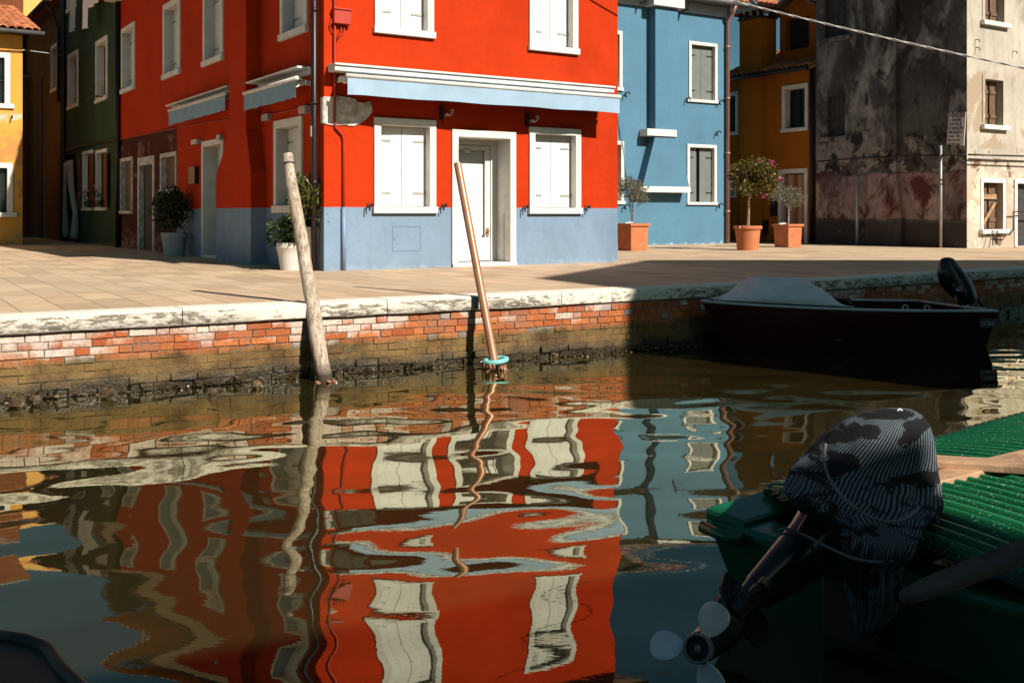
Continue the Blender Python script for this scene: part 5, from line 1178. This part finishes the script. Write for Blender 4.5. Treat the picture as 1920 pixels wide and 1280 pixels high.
# cavitation plate
c = pz(1395,1140,3.60); s = V((.62,.1,-.75)).normalized(); f_ = V((-.35,-.85,-.3)); f_ = (f_-s*f_.dot(s)).normalized(); nn2 = s.cross(f_)
mb = MB(); pl = []
for (a_, b_) in ((-.12,-.10),(-.13,.05),(-.09,.15),(0,.18),(.09,.15),(.13,.05),(.12,-.10),(0,-.14)): pl.append(c+s*a_+f_*b_*.6)
mb.addv([p+nn2*.005 for p in pl]+[p-nn2*.005 for p in pl], [tuple(range(8)),tuple(range(15,7,-1))]+[(i,(i+1)%8,8+(i+1)%8,8+i) for i in range(8)]); mb.build('cavitation_plate', M['matt'], om)
mb = MB(); mb.lathe(pz(1378,1148,3.55), [(.045,0),(.048,.006),(.03,.010)], 20, (-.5,-.75,.35)); mb.build('anode', M['alud'], om)
mb = MB(); mb.tube([pz(1396,1108,3.6), pz(1365,1140,3.6), pz(1340,1180,3.55)], [.03,.055,.03], 10); mb.build('skeg', M['matt'], om)
# propeller
pc = pz(1311,1215,3.36); pax = V((-.30,-.88,.38)).normalized(); pu = (V((1,0,0))-pax*pax.x).normalized(); pv = pax.cross(pu)
if pv.z < 0: pv = -pv
mb = MB(); mb.lathe(pc-pax*.05, [(.040,0),(.046,.03),(.047,.095),(.045,.10),(.038,.10),(.037,.05),(.012,.05),(.012,.085),(.006,.087)], 32, pax); o = mb.build('propeller', M['alud'], om); smooth_auto(o, 40)
prop = o
mb = MB(); mb.lathe(pc-pax*.02, [(.0365,0),(.0365,.042)], 24, pax); mb.build('hub_core', M['matt'], prop)
for bi, ang in enumerate((176, 58, -72)):
    a = math.radians(ang); ra = pu*math.cos(a)+pv*math.sin(a); ta = -pu*math.sin(a)+pv*math.cos(a); mb = MB(); g = []
    for i in range(17):
        s = i/16; x = -math.cos(math.pi*s); r = .100+.056*x; hw = max(.052*math.sqrt(max(0,1-x*x))*(1+.18*x), .020*(1-s)**.5 if s < .5 else .0005); row_ = []
        for j in range(9):
            t_ = (j/8-.5)*2; tw = math.radians(38-16*s)
            p = pc + ra*r + ta*(t_*hw*math.cos(tw)) + pax*(t_*hw*math.sin(tw)*.8+.02)
            row_.append(p)
        g.append(row_)
    for i in range(16):
        for j in range(8): mb.face([g[i][j],g[i+1][j],g[i+1][j+1],g[i][j+1]])
    o = mb.build('blade', M['alu'], prop); smooth_auto(o, 80); o.modifiers.new('s','SOLIDIFY').thickness = .005
# clamp bracket
mb = MB(); mb.box(gp(.02,BW*.50,.14), .12, .22, .22, rot=Matrix.Rotation(math.atan2(AX.y,AX.x),3,'Z')); mb.build('clamp_bracket', M['matt'], om, bevel=.01)
# cowling under the cover
mb = MB(); mb.sphere(pz(1632,890,4.03), .22,.17,.20, 20, 12); mb.build('cowling', M['black'], om, smooth=True)
# the cover
ringsd = [(768,1660,1712,.05),(778,1618,1730,.11),(795,1580,1741,.16),(820,1552,1748,.19),(850,1526,1753,.20),(885,1500,1757,.205),(920,1482,1757,.20),(946,1472,1750,.18),(965,1530,1738,.16),(985,1587,1724,.14),(1000,1588,1716,.12),(1030,1590,1706,.11),(1050,1596,1692,.085),(1057,1598,1688,.08),(1075,1590,1692,.09),(1105,1592,1690,.09),(1140,1602,1678,.07),(1170,1606,1655,.05),(1200,1613,1632,.02),(1212,1618,1624,.006)]
mb = MB(); rr = []; nn_ = 96
# refine between given rings
fine = []
for k in range(len(ringsd)-1):
    for q in range(3): f = q/3; fine.append(tuple(ringsd[k][i]*(1-f)+ringsd[k+1][i]*f for i in range(4)))
fine.append(ringsd[-1])
for (v,ul,ur,dp) in fine:
    fs = min(1,max(0,(v-850)/170.)); Yc = 4.02-.60*fs*fs*(3-2*fs); c = pz((ul+ur)/2, v, Yc); w = (ur-ul)/2*Yc/FPX; ring = []
    hang = min(1, max(0, (v-960)/60.)); 
    for i in range(nn_):
        a = 2*math.pi*i/nn_; fold = 1+hang*.10*math.sin(a*17+v*.01)+.06*hang*math.sin(a*7+1+v*.006)+(1-hang)*(.085*mnoise.noise(V((math.cos(a)*2.2,math.sin(a)*2.2,v*.012)))+.05*min(1,max(0,(v-790)/120.))*math.sin(a*13+v*.02+2*mnoise.noise(V((a,v*.01,5)))))
        slope = -.18*(math.cos(a))*(1-hang)*w     # the hem drops towards the left
        ring.append(c+V((math.cos(a)*w*fold, math.sin(a)*dp*fold*(.9), (slope if v < 950 and v > 800 else 0)*min(1,(v-800)/100.) if v > 800 else 0)))
    rr.append(ring)
mb.rings(rr); o = mb.build('motor_cover', M['cover'], None)
def add_uv(o, f):
    me = o.data; uv = me.uv_layers.new(name='UVMap')
    for li in range(len(me.loops)): uv.data[li].uv = f(me.loops[li].vertex_index)
add_uv(o, lambda i: ((abs((i % nn_)/nn_-.25)), (i//nn_)/(len(rr)-1)))
smooth_auto(o, 80); tag(o, 'striped dark printed cloth tied over the near outboard motor', 'cloth cover')
# right flap
mb = MB(); g=[]
for j in range(9):
    rowp=[]
    for i in range(9):
        u = 1716+42*i/8 - (6*j/8); v = 880+ (84-6*(8-i))*j/8; rowp.append(pz(u, v, 3.93+.02*math.sin(i*1.3)+.06*(i/8)))
    g.append(rowp)
for j in range(8):
    for i in range(8): mb.face([g[j][i],g[j][i+1],g[j+1][i+1],g[j+1][i]])
fl = mb.build('flap', M['cover'], o); add_uv(fl, lambda i: ((i//4 % 8)/60, .5+(i//32)/60)); smooth_auto(fl,80); fl.modifiers.new('s','SOLIDIFY').thickness=.004
mb = MB(); mb.tube([pz(1687+4*math.cos(a),771-4*math.sin(a),4.0) for a in [i*.5 for i in range(14)]], .004, 6); mb.build('knot', M['linen'], o)
# cord round the cover and leg
def cord(pts, label):
    # smooth a polyline with Catmull-Rom
    P = [pz(*p) for p in pts]; P = [P[0]]+P+[P[-1]]; outp = []
    for k in range(1, len(P)-2):
        for q in range(8):
            t_ = q/8; a,b,c_,d_ = P[k-1],P[k],P[k+1],P[k+2]
            outp.append(.5*((2*b)+(c_-a)*t_+(2*a-5*b+4*c_-d_)*t_**2+(3*b-a-3*c_+d_)*t_**3))
    outp.append(P[-2]); mb = MB(); mb.tube(outp, .0055, 8); o = mb.build('cord', M['cord'], None, smooth=True); tag(o, label, 'cord', 'cords tied round the motor cover')
def cov(u, v):
    k = max(i for i in range(len(fine)) if fine[i][0] <= v); _, ul, ur, dp = fine[k]; w = (ur-ul)/2; fs = min(1,max(0,(v-850)/170.)); Yc = 4.02-.60*fs*fs*(3-2*fs)
    return (u, v, Yc-dp*.9*math.sqrt(max(.02,1-((u-(ur+ul)/2)/w)**2))-.022)
cord([cov(*p) for p in ((1548,832),(1546,868),(1560,905),(1590,940),(1625,966),(1665,978),(1700,970),(1722,950))], 'grey cord looped over the upper part of the striped motor cover')
cord([(1460,994,3.66),(1475,991,3.62),(1510,1003,3.58),(1550,1024,3.48)]+[cov(*p) for p in ((1592,1043),(1620,1051),(1655,1053),(1688,1047))], 'grey cord running from the motor leg round the waist of the cover')
# ================================================================== dark boat corner, bottom left
mb = MB(); P = [at2(u,v,.34) for u,v in ((-500,1170),(-120,1180),(0,1193),(45,1200),(82,1213),(92,1222),(104,1241),(122,1262),(146,1283),(200,1340),(260,1450))]
P.append(V((P[-1].x-1.2, .9, .34))); P.append(V((-3.2,.9,.34))); Pb = [V((p.x*.97-.05,p.y*.97,-.15)) for p in P]; n = len(P)
cent = sum(P, V((0,0,0)))/n
Pi = [p.lerp(cent,.10)+V((0,0,.0)) for p in P]
mb.addv(P+Pb, [(i,(i+1)%n,n+(i+1)%n,n+i) for i in range(n)]+[tuple(range(n))]); 
t = thing('black_boat', 'black rounded boat corner at the lower left edge of the water', 'boat', (-2,2.2,0)); mb.build('hull', M['matt'], t, bevel=.02)
mb = MB(); mb.tube([p+V((0,0,.0)) for p in P[:11]], .02, 8); mb.build('gunwale', M['matt'], t, smooth=True)
# ================================================================== HOUSES BEHIND THE CAMERA (they cast the shade)
SUN_AZ = V((.719,-.695)).normalized(); EL = math.radians(38)
def shift(p, L, z0): return V((p[0]+SUN_AZ.x*L, p[1]+SUN_AZ.y*L, z0+L*math.tan(EL)))
L1 = 15.0; pl = [(1.45,11.55),(.32,13.8),(2.5,19.3),(22,19.3),(22,9.0),(6.0,8.0)]; pl = [(1.45,11.55),(.32,13.8),(2.5,19.3),(24,19.3),(24,11.55)]
top = [shift(p, L1, PAV) for p in pl]
def back_house(name, label, pts, zt, mat):
    h = thing(name, label, 'house', (pts[0][0],pts[0][1],PAV)); mb = MB(); mb.prism([(p[0],p[1]) for p in pts], -.3, zt); mb.build('wall', mat, h)
    mb = MB(); n = len(pts); c = V((sum(p[0] for p in pts)/n, sum(p[1] for p in pts)/n)); mb.prism([(c.x+(p[0]-c.x)*.98, c.y+(p[1]-c.y)*.98) for p in pts], zt+.002, zt+.15); mb.build('roof_slab', M['lead'], h)
    for i in range(n):
        a = V((pts[i][0],pts[i][1])); b = V((pts[(i+1)%n][0],pts[(i+1)%n][1])); L = (b-a).length
        if L < 2.5: continue
        F = Fac(a, (b-a), ((a+b)/2-c)); k = int(L/2.4)
        if k > 8: k = 8
        for j in range(k):
            for zz in (2.0, 5.0, 8.0):
                if zz+1.7 > zt: continue
                x = L*(j+.5)/k; mb = MB(); F.box(mb, x-.55, x+.55, zz, zz+1.6, .0, .04); w = mb.build('window', M['white'], h); mb = MB(); F.box(mb, x-.43, x+.43, zz+.1, zz+1.48, .04, .05); mb.build('shutter', M['shutgrey'], w)
    return h
back_house('canal_house', 'tall grey house on the near bank, right of the view', [(p.x,p.y) for p in top], top[0].z, M['grey'])
YB = 4.17; L2 = 9.2; ty = YB+SUN_AZ.y*L2; tz = .36+L2*math.tan(EL)
e0 = shift((-12,4.22-13.2*.5),L2,.36); e1_ = shift((1.2,4.22),L2,.36)
back_house('canal_house', 'long ochre house on the near bank behind the viewer', [(e0.x,e0.y),(e1_.x,e1_.y),(e1_.x+1,e1_.y-8),(e0.x+1,e0.y-8)], tz, M['ochre'])
# ================================================================== LIGHT + CAMERA
S = V((SUN_AZ.x*math.cos(EL), SUN_AZ.y*math.cos(EL), math.sin(EL)))
ld_ = bpy.data.lights.new('sun','SUN'); ld_.energy = 5.0; ld_.angle = math.radians(.5); ld_.color = (1,.94,.85)
lo = bpy.data.objects.new('sun', ld_); C.objects.link(lo); lo.rotation_euler = S.to_track_quat('Z','Y').to_euler(); lo.location = (20,-20,30)
w = bpy.data.worlds.new('World'); bpy.context.scene.world = w; w.use_nodes = True; nt = w.node_tree
sk = nt.nodes.new('ShaderNodeTexSky'); sk.sky_type = 'NISHITA'; sk.sun_disc = False; sk.sun_elevation = EL; sk.sun_rotation = math.atan2(S.x, S.y); sk.air_density = .5; sk.dust_density = .9; sk.ozone_density = .0
bg = nt.nodes['Background']; bg.inputs['Strength'].default_value = .05; nt.links.new(mix(nt, 1.0, sk.outputs[0], (.74,1.14,.96), 'MULTIPLY'), bg.inputs[0])
cd = bpy.data.cameras.new('camera'); cd.sensor_width = 36; cd.lens = FPX/1920*36; cd.shift_y = -(640-HZ)/1920; cd.clip_end = 500; cd.clip_start = .05
co = bpy.data.objects.new('camera', cd); C.objects.link(co); co.location = (0,0,EYE); co.rotation_euler = (math.pi/2,0,0)
sc = bpy.context.scene; sc.camera = co
sc.view_settings.view_transform = 'Standard'; sc.view_settings.look = 'None'; sc.view_settings.exposure = 0.38; sc.view_settings.gamma = 1
sc.cycles.max_bounces = 8; sc.cycles.diffuse_bounces = 1; sc.cycles.glossy_bounces = 4; sc.cycles.caustics_reflective = False
